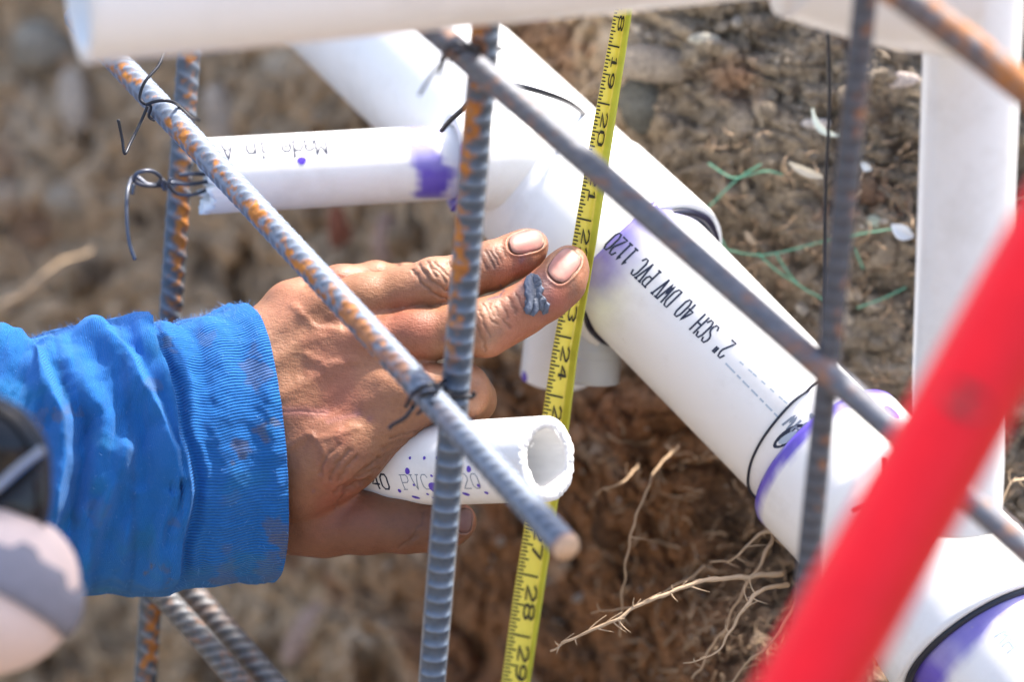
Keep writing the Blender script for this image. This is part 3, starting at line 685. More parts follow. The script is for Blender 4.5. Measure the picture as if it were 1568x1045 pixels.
# tie wires
def wire_obj(parts, label, name='tie_wire', mat=None):
    V, F = join(parts); tag(mesh_obj(name, V, F, mat or M_WIRE), label, 'wire', 'tie wires on the rebars')
wire_obj([wire([(252, 76, 1.2), (243, 100, 1.195), (222, 125, 1.19), (214, 148, 1.19), (220, 158, 1.19), (231, 162, 1.193), (228, 178, 1.2), (236, 184, 1.206)], .62),
          wire([(224, 160, 1.188), (238, 155, 1.186), (256, 154, 1.187), (272, 160, 1.195), (290, 175, 1.22), (305, 184, 1.25)], .7),
          wire([(226, 162, 1.19), (215, 188, 1.19), (200, 218, 1.185), (191, 235, 1.18), (187, 212, 1.18), (181, 183, 1.178)], .62)], 'black tie wire with hooked ends at the top left rebar crossing')
wire_obj([wire([(318, 278, 1.262), (290, 282, 1.256), (262, 280, 1.255), (245, 284, 1.25), (222, 284, 1.24), (205, 276, 1.235), (212, 264, 1.23), (232, 262, 1.232), (246, 272, 1.24), (240, 282, 1.25), (225, 282, 1.25), (206, 270, 1.25), (196, 290, 1.24), (194, 330, 1.235), (198, 370, 1.235), (207, 398, 1.235)], .85, 140),
          wire([(322, 288, 1.262), (296, 298, 1.256), (270, 296, 1.256), (256, 282, 1.25), (248, 276, 1.248), (252, 290, 1.25), (262, 272, 1.25)], .8, 60), wire([(205, 282, 1.24), (202, 298, 1.24)], .8, 10), wire([(320, 268, 1.262), (300, 266, 1.256), (275, 268, 1.256)], .8, 30)],
         'grey tie wire with a round curl tying the branch pipe to the left rebar', mat=plain('grey_tie_wire', (.10, .11, .14), .4, metallic=.6))
wire_obj([wire([(622, 622, 1.11), (632, 604, 1.088), (650, 592, 1.078), (668, 590, 1.082), (684, 596, 1.10)], .95), wire([(630, 628, 1.115), (640, 612, 1.088), (656, 602, 1.08), (674, 602, 1.084), (694, 606, 1.095), (722, 608, 1.1), (726, 600, 1.1)], .9, 60),
          wire([(634, 622, 1.10), (620, 640, 1.10), (600, 652, 1.10), (596, 658, 1.10)], .75), wire([(668, 592, 1.09), (684, 580, 1.10), (700, 560, 1.11)], .7), wire([(640, 634, 1.10), (655, 622, 1.082), (672, 616, 1.082), (690, 626, 1.10)], .8)], 'twisted tie wire where the long diagonal rebar crosses the upright rebar at the hand')
wire_obj([wire([(676, 92, 1.075), (684, 74, 1.045), (706, 66, 1.04), (728, 72, 1.05), (752, 70, 1.07)], .9), wire([(690, 92, 1.075), (700, 80, 1.045), (715, 76, 1.045), (738, 82, 1.055), (768, 74, 1.07)], .9),
          wire([(684, 88, 1.06), (664, 110, 1.05), (642, 145, 1.045)], .6), wire([(680, 92, 1.06), (672, 116, 1.05)], .6)], 'blurred tie wire at the crossing below the overhead pipe')
wire_obj([wire([(676, 200, 1.235), (690, 184, 1.225), (708, 168, 1.215), (728, 150, 1.205), (770, 132, 1.20), (800, 133, 1.205), (850, 148, 1.225), (880, 163, 1.25), (905, 185, 1.29)], 1.1, 70)], 'black wire loop around the upper body of the large drain pipe')
wire_obj([wire([(1267, 25, 1.10), (1270, 160, 1.11), (1264, 300, 1.12), (1262, 500, 1.13), (1266, 600, 1.135)], .65, 60)], 'thin dark wire hanging straight down left of the blurred upright rebar')
wire_obj([wire([(1285, 575, 1.15), (1330, 610, 1.16), (1362, 650, 1.19)], 1.0, 30), wire([(1236, 600, 1.165), (1245, 590, 1.15), (1262, 578, 1.12)], .6, 20)], 'dark wire bent over the drain pipe behind the rebar crossing')

# ------------------------------------------------------------------ tape measure
def tape():
    root_ = empty('tape_measure', W(860, 560, 1.225)); tag(root_, 'bright yellow steel measuring tape stretched upright through the picture, numbers 19 to 29', 'measuring tape')
    ys = np.linspace(-150, 1500, 230)
    # left edge, fold and right edge by row (px)
    xl = np.interp(ys, [-150, 4, 240, 385, 540, 690, 900, 1045, 1110, 1500], [972, 943, 899, 874, 845, 822, 788, 768, 757, 692])
    xf = np.interp(ys, [-150, 4, 240, 385, 540, 690, 900, 1045, 1110, 1500], [988, 961, 921, 900, 873, 853, 824, 805, 796, 740])
    xr = np.interp(ys, [-150, 4, 240, 385, 540, 690, 900, 1045, 1110, 1500], [996, 970, 934, 911, 885, 867, 834, 812, 803, 747])
    dd = np.interp(ys, [-150, 4, 385, 460, 1110, 1500], [1.158, 1.172, 1.208, 1.214, 1.275, 1.31])
    k = 9; V = []; 
    for a in range(k):
        f = a / (k - 1)
        V.append(Wn(np.stack([xl + (xf - xl) * f, ys, dd + .0022 * f ** 2 - .0005], 1)))
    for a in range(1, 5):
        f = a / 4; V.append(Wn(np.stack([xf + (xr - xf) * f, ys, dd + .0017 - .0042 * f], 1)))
    nc = len(V); V = np.stack(V, 1); m = len(ys)
    i, j = np.meshgrid(np.arange(m - 1), np.arange(nc - 1), indexing='ij')
    F = np.stack([i * nc + j, (i + 1) * nc + j, (i + 1) * nc + j + 1, i * nc + j + 1], -1).reshape(-1, 4)
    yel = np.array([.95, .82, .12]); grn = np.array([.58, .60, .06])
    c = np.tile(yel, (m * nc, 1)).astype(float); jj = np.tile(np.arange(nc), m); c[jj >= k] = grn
    c *= (.92 + .12 * fbm(V.reshape(-1, 3), 120, 3, 4))[:, None]
    t = NT('yellow_tape'); n_ = t.noise(700, 3); mt = t.set(Base_Color=t.attr('Col').outputs[0], Roughness=.38, Normal=t.bump(n_, .1, .0002), Coat_Weight=.2)
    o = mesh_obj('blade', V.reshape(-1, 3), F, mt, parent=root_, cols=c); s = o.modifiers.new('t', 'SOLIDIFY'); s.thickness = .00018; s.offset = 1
    # print: map (inch, across 0..1) to the blade
    def yn(inch): return 528 - 15 + 90.2 * (inch - 24) + .25 * (inch - 24) ** 2
    def mp_(inch, f, lift=.0005):
        y = yn(inch); XL = np.interp(y, ys, xl); XF = np.interp(y, ys, xf); D = np.interp(y, ys, dd)
        # ticks run square to the blade
        yy = y + (f * (XF - XL)) * .22
        sh = np.interp(yy, ys, xl) - XL
        return Wn(np.stack([XL + (XF - XL) * f + sh, yy, D + .0022 * f ** 2 - .0005 - lift], 1))
    V, F = [], []
    for q in range(17 * 16, 34 * 16):
        inch = q / 16; y = yn(inch)
        if y < -40 or y > 1400: continue
        L = .95 if q % 16 == 0 else .52 if q % 8 == 0 else .42 if q % 4 == 0 else .34 if q % 2 == 0 else .27
        hw = .013 if q % 16 else .015; o_ = len(V)
        V += [(inch - hw, .02), (inch + hw, .02), (inch + hw, .02 + (L - .02) / 3), (inch - hw, .02 + (L - .02) / 3), (inch + hw, .02 + (L - .02) * 2 / 3), (inch - hw, .02 + (L - .02) * 2 / 3), (inch + hw, L), (inch - hw, L)]; F += [[o_, o_ + 1, o_ + 2, o_ + 3], [o_ + 3, o_ + 2, o_ + 4, o_ + 5], [o_ + 5, o_ + 4, o_ + 6, o_ + 7]]
    V = np.array(V); mesh_obj('tick_marks', mp_(V[:, 0], V[:, 1]), F, M_TAPEINK, parent=root_, smooth=False)
    parts = []; redp = []
    for inch in range(18, 33):
        s_ = strokes(str(inch), 1, 1.0)         # two digits reading down the tape
        def mf(x, y, k, inch=inch): return mp_(inch + .17 + x * .34, .54 + y * .42, .00055 + k * 1e-6)
        (redp if False else parts).append(stroke_mesh(strokes(str(inch), 1.0, .92, .95), .16, mf))
    V, F = join(parts); mesh_obj('printed_numbers', V, F, M_TAPEINK, parent=root_, smooth=False)
tape()

# ------------------------------------------------------------------ hand
def surface_nets(S, org, h):
    ins = S < 0; nx, ny, nz = S.shape; cid = {}
    acc = np.zeros((nx * ny * nz, 3), np.float32); cnt = np.zeros(nx * ny * nz, np.float32); quads = []
    st = (ny * nz, nz, 1)
    for ax in range(3):
        sl0 = [slice(None)] * 3; sl1 = [slice(None)] * 3; sl0[ax] = slice(0, -1); sl1[ax] = slice(1, None)
        a = ins[tuple(sl0)]; b = ins[tuple(sl1)]; I = np.argwhere(a != b)
        s0 = S[I[:, 0], I[:, 1], I[:, 2]]; J = I.copy(); J[:, ax] += 1; s1 = S[J[:, 0], J[:, 1], J[:, 2]]
        P = I.astype(np.float32); P[:, ax] += s0 / (s0 - s1)
        o1, o2 = [k for k in range(3) if k != ax]; flat = I @ np.array(st)
        cells = [flat, flat - st[o1], flat - st[o1] - st[o2], flat - st[o2]]
        for c in cells:
            for k in range(3): acc[:, k] += np.bincount(c, weights=P[:, k], minlength=len(cnt)).astype(np.float32)
            cnt += np.bincount(c, minlength=len(cnt))
        q = np.stack(cells, 1); flip = (s0 < 0) ^ (ax == 1); q[~flip] = q[~flip][:, ::-1]; quads.append(q)
    Q = np.vstack(quads); used = np.nonzero(cnt)[0]; remap = np.full(len(cnt), -1, np.int64); remap[used] = np.arange(len(used))
    V = acc[used] / cnt[used][:, None] * h + org; return V, remap[Q]
def smin(a, b, k):
    hh = np.clip(.5 + .5 * (b - a) / k, 0, 1); return b * (1 - hh) + a * hh - k * hh * (1 - hh)
def cpt(p):                                   # px,py,d -> camera-space metres
    return np.array([(p[0] - 784) / FPX * p[2], -(p[1] - 522.5) / FPX * p[2], p[2]])

# each chain: (px, py, depth, radius px, flattening in depth)
palm = [[(-120, 700, 1.225, 104), (120, 690, 1.215, 100), (260, 655, 1.205, 80)],
        [(230, 640, 1.207, 60), (345, 565, 1.204, 46), (447, 477, 1.20, 40)],
        [(250, 630, 1.20, 62), (380, 560, 1.192, 56), (500, 480, 1.190, 44)],
        [(250, 650, 1.20, 64), (400, 590, 1.190, 60), (560, 525, 1.187, 48)],
        [(250, 680, 1.20, 66), (430, 640, 1.188, 62), (592, 598, 1.186, 50)],
        [(250, 720, 1.205, 70), (370, 765, 1.206, 66), (470, 792, 1.203, 54)],
        [(330, 700, 1.195, 70), (470, 690, 1.188, 62)],
        [(626, 616, 1.180, 44), (524, 698, 1.180, 50), (470, 745, 1.188, 50)]]
fingers = {
 'thumb': [(440, 792, 1.204, 56), (500, 800, 1.199, 52), (560, 801, 1.194, 47), (620, 805, 1.190, 41.5), (660, 806, 1.190, 38), (692, 802, 1.192, 32), (704, 798, 1.194, 25)],
 'index': [(560, 590, 1.186, 48), (640, 600, 1.180, 44), (706, 600, 1.180, 43), (722, 612, 1.195, 36), (712, 640, 1.222, 32), (690, 700, 1.236, 30)],
 'middle': [(560, 522, 1.188, 46), (640, 516, 1.182, 41), (700, 506, 1.182, 38.5), (742, 502, 1.181, 44), (772, 489, 1.184, 39), (800, 475, 1.186, 38), (834, 453, 1.189, 38), (858, 432, 1.192, 37), (868, 412, 1.196, 32), (872, 402, 1.199, 25)],
 'ring': [(500, 478, 1.192, 44), (560, 460, 1.190, 40), (620, 447, 1.190, 37), (666, 435, 1.189, 38.5), (712, 423, 1.192, 34), (752, 407, 1.195, 36), (790, 391, 1.199, 33), (808, 381, 1.203, 29), (816, 376, 1.206, 22)],
 'little': [(447, 470, 1.20, 40), (520, 440, 1.207, 32), (575, 428, 1.212, 27), (625, 430, 1.222, 25), (660, 450, 1.235, 23)],
}
def build_hand():
    h = .00085
    lo = np.array([-.30, -.115, 1.135]); hi = np.array([.040, .065, 1.27])
    lo[0] = cpt((-110, 0, 1.2))[0]; hi[0] = cpt((915, 0, 1.2))[0]; hi[1] = cpt((0, 330, 1.2))[1]; lo[1] = cpt((0, 875, 1.2))[1]
    dims = np.ceil((hi - lo) / h).astype(int)
    ax = [lo[k] + np.arange(dims[k]) * h for k in range(3)]
    def field(ch, k, S):
        for (a, b) in zip(ch[:-1], ch[1:]):
            A, B = cpt(a), cpt(b); ra, rb = a[3] * a[2] / FPX, b[3] * b[2] / FPX; m = max(ra, rb) + .016
            l = np.maximum(((np.minimum(A, B) - m - lo) / h).astype(int), 0); u = np.minimum(((np.maximum(A, B) + m - lo) / h).astype(int), dims)
            if (u <= l).any(): continue
            X, Y, Z = np.meshgrid(ax[0][l[0]:u[0]], ax[1][l[1]:u[1]], ax[2][l[2]:u[2]], indexing='ij', sparse=True)
            D = B - A; L2 = D @ D; t_ = np.clip(((X - A[0]) * D[0] + (Y - A[1]) * D[1] + (Z - A[2]) * D[2]) / L2, 0, 1)
            dist = np.sqrt((X - A[0] - t_ * D[0]) ** 2 + (Y - A[1] - t_ * D[1]) ** 2 + (Z - A[2] - t_ * D[2]) ** 2) - (ra + (rb - ra) * t_)
            v = S[l[0]:u[0], l[1]:u[1], l[2]:u[2]]; v[...] = smin(v, dist.astype(np.float32), k)
        return S
    big = lambda: np.full(tuple(dims), .03, np.float32)
    PS = big()
    for ch in palm: field(ch, .009, PS)
    S = PS.copy()
    for nm, ch in fingers.items():
        Fm = field(ch, .0035, big()); S = smin(S, smin(PS, Fm, .0055), .0009)
    S[[0, -1]] = .002; S[:, [0, -1]] = .002; S[:, :, [0, -1]] = .002
    V, Q = surface_nets(S, lo, h)
    # one Catmull-Clark level for fine relief
    me = bpy.data.meshes.new('tmp'); me.from_pydata(V.tolist(), [], Q.tolist()); ob = bpy.data.objects.new('tmp', me); COL.objects.link(ob)
    sm = ob.modifiers.new('s', 'SMOOTH'); sm.factor = .5; sm.iterations = 3
    sb = ob.modifiers.new('d', 'SUBSURF'); sb.levels = 1; sb.render_levels = 1
    dg = bpy.context.evaluated_depsgraph_get(); em = ob.evaluated_get(dg).to_mesh()
    n = len(em.vertices); V = np.empty(n * 3); em.vertices.foreach_get('co', V); V = V.reshape(-1, 3)
    N = np.empty(n * 3); em.vertices.foreach_get('normal', N); N = N.reshape(-1, 3)
    F = np.empty(len(em.loops), np.int64); em.loops.foreach_get('vertex_index', F); F = F.reshape(-1, 4)
    ob.evaluated_get(dg).to_mesh_clear(); bpy.data.objects.remove(ob); bpy.data.meshes.remove(me)
    return V, N, F
HV, HN, HF = build_hand()
def relief(V, N):
    """wrinkles, tendons, knuckles: metres of displacement and a crease mask"""
    z = V[:, 2]; px = 784 + FPX * V[:, 0] / z; py = 522.5 - FPX * V[:, 1] / z
    view = V / np.linalg.norm(V, axis=1)[:, None]; front = np.clip(-(N * view).sum(1) * 3, 0, 1)
    jx = (vnoise(V, 500, 3) - .5) * 5; jy = (vnoise(V, 500, 4) - .5) * 5
    x, y = px + jx, py + jy
    d = np.zeros(len(V)); cr = np.zeros(len(V))
    def g(line, w_, amp, crease=0.0):
        nonlocal d, cr
        q = np.exp(-(polydist(x, y, line) / w_) ** 2); d -= amp * q * (.64 if w_ < 3 else 1)
        if crease: cr = np.maximum(cr, q * crease)
    mm = .001
    # knuckle of the ring finger
    for l in ([(641, 404), (650, 417), (662, 430), (676, 439), (688, 446)], [(664, 402), (677, 414), (688, 426), (692, 438), (686, 444)], [(632, 414), (645, 434), (664, 450), (692, 461)],
              [(687, 403), (697, 416), (702, 430)], [(664, 411), (674, 420), (681, 433)], [(655, 402), (660, 414), (668, 424)], [(700, 400), (707, 412)]):
        g(l, 2.6, .75 * mm, .8)
    g([(668, 420), (684, 432)], 11, -.9 * mm); g([(652, 412), (668, 434)], 4, -.35 * mm)
    for l in ([(739, 465), (746, 478), (752, 490), (760, 498)], [(729, 500), (737, 516), (744, 536)], [(734, 476), (741, 499), (750, 512)], [(722, 474), (728, 486)], [(758, 470), (764, 484)], [(748, 466), (757, 484)],
              [(767, 462), (778, 486)], [(778, 456), (790, 480)], [(790, 450), (802, 474)], [(772, 490), (780, 504)], [(716, 500), (722, 520)]):
        g(l, 2.5, .6 * mm, .7)
    g([(735, 485), (745, 515)], 12, -.9 * mm)
    for l in ([(744, 386), (757, 410)], [(751, 384), (763, 406)], [(758, 382), (768, 400)], [(736, 392), (746, 412)], [(770, 380), (776, 394)]): g(l, 2.2, .45 * mm, .8)
    for l in ([(612, 838), (632, 824), (645, 800), (648, 786)], [(655, 830), (664, 806)], [(624, 836), (640, 818)]): g(l, 2.6, .5 * mm, .8)
    # skin web between index and thumb
    for l in ([(640, 672), (612, 676), (585, 690)], [(622, 684), (600, 690), (574, 708)], [(606, 694), (580, 704), (556, 722)], [(590, 706), (566, 716), (546, 732)], [(580, 718), (556, 728), (530, 744), (512, 756)],
              [(566, 736), (545, 742), (525, 760), (515, 778)], [(650, 660), (625, 664), (600, 672)], [(548, 700), (530, 716), (520, 735)], [(535, 690), (515, 712), (505, 735)], [(520, 680), (500, 700), (490, 725)]): g(l, 3.2, .55 * mm, .5)
    g([(568, 742), (548, 744), (530, 752)], 6, 1.6 * mm, .8)
    # tendons and veins
    for l, a, w_ in (([(410, 560), (480, 515), (555, 505)], .9, 13), ([(420, 610), (500, 570), (590, 560)], .8, 13), ([(405, 520), (450, 485), (500, 458)], .7, 11), ([(440, 680), (500, 640), (580, 605)], .6, 12)): g(l, w_, -a * mm)
    for l in ([(430, 690), (470, 668), (500, 672), (545, 655)], [(470, 545), (500, 560), (545, 552)], [(480, 668), (500, 700), (498, 740)], [(450, 470), (480, 500), (520, 505)]): g(l, 7, -.55 * mm)
    g([(500, 500), (540, 495), (575, 484)], 14, .9 * mm); g([(540, 565), (600, 562), (640, 556)], 12, .8 * mm); g([(470, 440), (520, 432)], 8, .5 * mm)
    g([(560, 515), (585, 520)], 16, -.8 * mm); g([(590, 585), (606, 600)], 18, -.9 * mm)
    g([(500, 625), (560, 632)], 22, .8 * mm)
    # scar
    g([(432, 631), (452, 629), (475, 632), (498, 633)], 1.8, .3 * mm, .3)
    # nails: recess at their rims
    for cx, cy, a_, b_, an in NAILS:
        ca, sa = math.cos(an), math.sin(an); u = ((px - cx) * ca + (py - cy) * sa) / a_; v = (-(px - cx) * sa + (py - cy) * ca) / b_
        r = (np.abs(u) ** 2.6 + np.abs(v) ** 2.6) ** (1 / 2.6); d -= .55 * mm * np.exp(-((r - 1.04) / .07) ** 2) - .0; d -= .5 * mm * sstep(1.0, .8, r)
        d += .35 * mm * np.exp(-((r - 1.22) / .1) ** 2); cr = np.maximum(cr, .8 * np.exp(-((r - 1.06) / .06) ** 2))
    d *= front; cr *= front
    # general skin grain and soft lumps
    d += (fbm(V, 60, 3, 21) - .5) * .0008 + (fbm(V, 260, 2, 22) - .5) * .0002
    # fine transverse skin lines on fingers
    return d, cr, px, py
NAILS = [(806, 371, 26, 15.5, math.radians(-14)), (864, 407, 26, 18.5, math.radians(-50)), (711, 798, 11, 18, math.radians(8))]
dsp, crease, hpx, hpy = relief(HV, HN)
HV = HV + HN * dsp[:, None]
def skin_cols(V, px, py, cr):
    n = len(V); base = np.array([.285, .130, .064])
    c = np.tile(base, (n, 1)).astype(float)
    def blob(x, y, r, col, a):
        nonlocal c
        m = a * np.exp(-(((px - x) ** 2 + (py - y) ** 2) / r ** 2) ** 1.2); c = mix(c, np.tile(col, (n, 1)), np.clip(m, 0, 1))
    red = np.array([.31, .080, .052]); brown = np.array([.12, .045, .024]); pale = np.array([.38, .20, .125]); pur = np.array([.20, .085, .085])
    nn = fbm(V, 45, 3, 31); c = mix(c, np.tile(red, (n, 1)), sstep(.45, .72, nn) * .45)
    nn = fbm(V, 90, 3, 35); c = mix(c, np.tile(brown, (n, 1)), sstep(.52, .8, nn) * .35)
    for x, y, r, a in ((850, 455, 34, .6), (800, 405, 26, .55), (620, 505, 40, .35), (760, 400, 30, .3), (470, 640, 50, .2), (520, 790, 50, .4), (440, 800, 80, .15), (440, 470, 40, .3), (540, 600, 50, .25)): blob(x, y, r, red, a)
    for x, y, r, a in ((600, 805, 70, .45), (700, 800, 30, .5)): blob(x, y, r, brown, a)  # dirt and shade of the thumb, both put into the skin colour
    for x, y, r, a in ((822, 450, 24, .5), (838, 432, 12, .4), (800, 440, 10, .4)): blob(x, y, r, np.array([.11, .10, .12]), a)
    for x, y, r, a in ((660, 425, 34, .5), (745, 498, 30, .45), (530, 560, 60, .25), (410, 500, 60, .35)): blob(x, y, r, pale, a)
    for x, y, r, a in ((757, 396, 20, .5), (640, 812, 45, .75), (690, 812, 40, .8), (560, 838, 60, .6), (575, 720, 26, .3), (480, 830, 60, .45), (660, 780, 20, .6), (730, 610, 40, .35)): blob(x, y, r, brown, a)  # browner thumb underside, web and curled finger: dirt plus shade put into colour
    for x, y, r, a in ((690, 450, 5, .6), (681, 519, 6, .7), (547, 633, 8, .5), (566, 641, 6, .5), (480, 753, 3, .8), (798, 401, 4, .9), (800, 396, 6, .8)): blob(x, y, r, pur, a)
    m = np.exp(-(polydist(px, py, [(432, 630), (498, 632)]) / 7) ** 2) * .55; c = mix(c, np.tile([.46, .19, .16], (n, 1)), m)
    m = np.exp(-(polydist(px, py, [(502, 646), (520, 640), (545, 634)]) / 4) ** 2) * .35; c = mix(c, np.tile([.42, .18, .16], (n, 1)), m)
    m = np.exp(-(polydist(px + (vnoise(V, 600, 8) - .5) * 5, py, [(746, 458), (765, 454), (772, 446), (766, 437)]) / 1.5) ** 2) * .7; c = mix(c, np.tile([.05, .05, .09], (n, 1)), m)
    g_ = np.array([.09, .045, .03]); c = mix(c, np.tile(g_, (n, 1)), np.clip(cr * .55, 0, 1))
    # dirt dust on fingers
    nn = fbm(V, 130, 4, 44); c = mix(c, np.tile([.14, .09, .07], (n, 1)), sstep(.55, .75, nn) * .4 * sstep(600, 760, px))
    return c
hc = skin_cols(HV, hpx, hpy, crease)
R3 = np.stack([RGT, UPV, FWD], 0)
HW = CAM + HV @ R3
t = NT('skin'); col = t.attr('Col').outputs[0]
# follicle dots
vv = t.node('TexVoronoi', {'Vector': t.pos(), 'Scale': 330.0, 'Randomness': .9}); dots = t.math('LESS_THAN', vv.outputs['Distance'], .13)
dm = t.math('MULTIPLY', dots, t.math('MULTIPLY', t.attr('folli').outputs['Fac'], .5))
c1 = t.mixc(dm, col, (.14, .07, .05)); nz = t.noise(420, 4, .65)
c1 = t.mixc(.75, c1, t.ramp(nz, [(.25, (.8, .74, .7)), (.5, (1, 1, 1)), (.78, (1.15, 1.14, 1.13))]), 'MULTIPLY')
mp3 = t.node('Mapping', {'Vector': t.pos(), 'Scale': (1.0, 1.0, .35), 'Rotation': (0.2, .5, .1)}).outputs[0]
v1 = t.node('TexVoronoi', {'Vector': mp3, 'Scale': 950.0}, feature='DISTANCE_TO_EDGE').outputs['Distance']
mp4 = t.node('Mapping', {'Vector': t.pos(), 'Scale': (.45, 1.0, 1.2), 'Rotation': (.1, -.4, .0)}).outputs[0]
v2 = t.node('TexVoronoi', {'Vector': mp4, 'Scale': 620.0}, feature='DISTANCE_TO_EDGE').outputs['Distance']
b = t.bump(t.math('MINIMUM', v1, .25), .45, .00035); b = t.bump(t.math('MINIMUM', v2, .2), .45, .0005, b); b = t.bump(nz, .25, .0003, b)
M_SKIN = t.set(Base_Color=c1, Roughness=t.math('MULTIPLY_ADD', nz, .3, .38), Normal=b, Subsurface_Weight=.2, Subsurface_Radius=(.004, .0014, .0008), Subsurface_Scale=.5, Specular_IOR_Level=.45)
folli = np.exp(-(((hpx - 480) / 80) ** 2 + ((hpy - 620) / 110) ** 2)) + .5 * np.exp(-(((hpx - 680) / 60) ** 2 + ((hpy - 525) / 25) ** 2))
person = mesh_obj('person', HW, HF, M_SKIN, cols=hc, attrs={'folli': folli}); tag(person, 'tanned hand in a stained blue sleeve gripping the offcut, two fingers on the tape', 'person')
BVH = BVHTree.FromPolygons(HW.tolist(), HF.tolist())
def skin_hit(px, py):
    dr = W(px, py, 1.0) - CAM; dr /= np.linalg.norm(dr); loc, nor, i, ds = BVH.ray_cast(Vector(CAM), Vector(dr))
    if loc is None: return None
    nor = np.array(nor); nor = nor if nor @ dr < 0 else -nor
    return np.array(loc), nor
def nail(cx, cy, a_, b_, an, k, labelled=None):
    m, n = 26, 22; V = []; C = []
    ca, sa = math.cos(an), math.sin(an)
    c0 = skin_hit(cx, cy); 
    if c0 is None: return
    # quadratic shell fitted to the finger under the nail
    pts = []
    for i in range(m):
        for j in range(n):
            u = -1 + 2 * i / (m - 1); v = -1 + 2 * j / (n - 1)
            # square to superellipse
            r = max(abs(u), abs(v)); l = math.hypot(u, v) or 1; p_ = 3.0
            sc = r / ((abs(u) ** p_ + abs(v) ** p_) ** (1 / p_) or 1); U, Vv = u * sc, v * sc
            pts.append((U, Vv, r))
    pts = np.array(pts); sx = cx + pts[:, 0] * a_ * ca - pts[:, 1] * b_ * sa; sy = cy + pts[:, 0] * a_ * sa + pts[:, 1] * b_ * ca
    hits = [skin_hit(x, y) for x, y in zip(sx, sy)]; ds = np.array([(h_[0] - CAM) @ FWD if h_ is not None else np.nan for h_ in hits])
    ok = ~np.isnan(ds); A_ = np.stack([np.ones(len(pts)), pts[:, 0], pts[:, 1], pts[:, 0] ** 2, pts[:, 1] ** 2, pts[:, 0] * pts[:, 1]], 1)
    co = np.linalg.lstsq(A_[ok], ds[ok], rcond=None)[0]; co[3] = max(co[3] * .6, 0); d = A_ @ co
    d = d - .0001 + .0005 * sstep(.8, 1.0, pts[:, 2])
    V = Wn(np.stack([sx, sy, d], 1))
    pink = np.array([.33, .13, .11]); pale = np.array([.37, .19, .15]); tip = np.array([.40, .25, .18]); dirt = np.array([.10, .06, .05])
    u = pts[:, 0]; c = mix(np.tile(pale, (len(V), 1)), np.tile(pink, (len(V), 1)), sstep(-1, -.2, u) * (.4 + .6 * fbm(V, 200, 2, 3)))
    c = mix(c, np.tile(pale, (len(V), 1)), .7 * np.exp(-((u - .55) / .18) ** 2)); c = mix(c, np.tile(tip, (len(V), 1)), sstep(.84, .92, u)); 
    c = mix(c, np.tile(dirt, (len(V), 1)), sstep(.88, 1.0, pts[:, 2]) * .85 * sstep(.25, .6, fbm(V, 500, 2, 9)))
    if k == 2: c *= .4
    c *= (.75 + .5 * fbm(V, 350, 3, 12))[:, None]
    i, j = np.meshgrid(np.arange(m - 1), np.arange(n - 1), indexing='ij'); F = np.stack([i * n + j, (i + 1) * n + j, (i + 1) * n + j + 1, i * n + j + 1], -1).reshape(-1, 4)
    o = mesh_obj('fingernail', V, F, M_NAIL, parent=person, cols=c); s = o.modifiers.new('t', 'SOLIDIFY'); s.thickness = .0005; s.offset = -1
t = NT('nail'); M_NAIL = t.set(Base_Color=t.attr('Col').outputs[0], Roughness=.5, Specular_IOR_Level=.35, Normal=t.bump(t.noise(300, 3), .3, .0004), Subsurface_Weight=.1, Subsurface_Radius=(.004, .002, .001), Subsurface_Scale=.4)
for k, q in enumerate(NAILS): nail(*q, k)
# grey cement smear stuck to the middle finger
def smear():
    outline = [(806, 424), (814, 420), (823, 421), (829, 430), (832, 442), (829, 452), (836, 458), (841, 466), (838, 478), (832, 482), (827, 474), (824, 478), (818, 484), (806, 480), (803, 473), (806, 462), (803, 452), (803, 438)]
    xs = np.arange(798, 846, .55); ys = np.arange(416, 488, .55); X, Y = np.meshgrid(xs, ys, indexing='ij'); x = X.ravel(); y = Y.ravel()
    P0 = np.stack([x, y, x * 0], 1); jx = (vnoise(P0, .16, 4) - .5) * 4; 
    inside = np.zeros(len(x), bool); ol = outline; 
    for (x0, y0), (x1, y1) in zip(ol, ol[1:] + ol[:1]):
        c_ = ((y0 > y) != (y1 > y)) & (x + jx < (x1 - x0) * (y - y0) / (y1 - y0 + 1e-9) + x0); inside ^= c_
    dist = polydist(x + jx, y, ol + ol[:1]); sdist = np.where(inside, dist, -dist); keep = sdist > -1.2
    idx = np.full(len(x), -1); V = []; C = []
    for q in np.nonzero(keep)[0]:
        hh = skin_hit(x[q], y[q])
        if hh is None: keep[q] = False; continue
        idx[q] = len(V); p3 = np.array([[x[q], y[q], 0.]]); rid = abs(2 * vnoise(p3 * np.array([1., .7, 1]) + np.array([0, x[q] * .45, 0]), .105, 6)[0] - 1) ** .7; fine = vnoise(p3, .35, 8)[0]
        hgt = (.0002 + .0014 * rid + .0002 * fine) * min(1, max(0, (sdist[q] + 1.2) / 3.5)) ** .5 - (.0003 if sdist[q] < -.4 else 0)
        V.append(hh[0] + hh[1] * hgt); C.append(np.array([.085, .105, .15]) * (.55 + .75 * rid) )
    ny = len(ys); F = []
    for i in range(len(xs) - 1):
        for j in range(ny - 1):
            f = [idx[i * ny + j], idx[(i + 1) * ny + j], idx[(i + 1) * ny + j + 1], idx[i * ny + j + 1]]
            if min(f) >= 0: F.append([int(k) for k in f])
    t = NT('grey_cement'); mt = t.set(Base_Color=t.attr('Col').outputs[0], Roughness=.6, Normal=t.bump(t.noise(900, 3), .5, .0004))
    mesh_obj('cement_smear', np.array(V), F, mt, parent=person, cols=np.array(C))
smear()

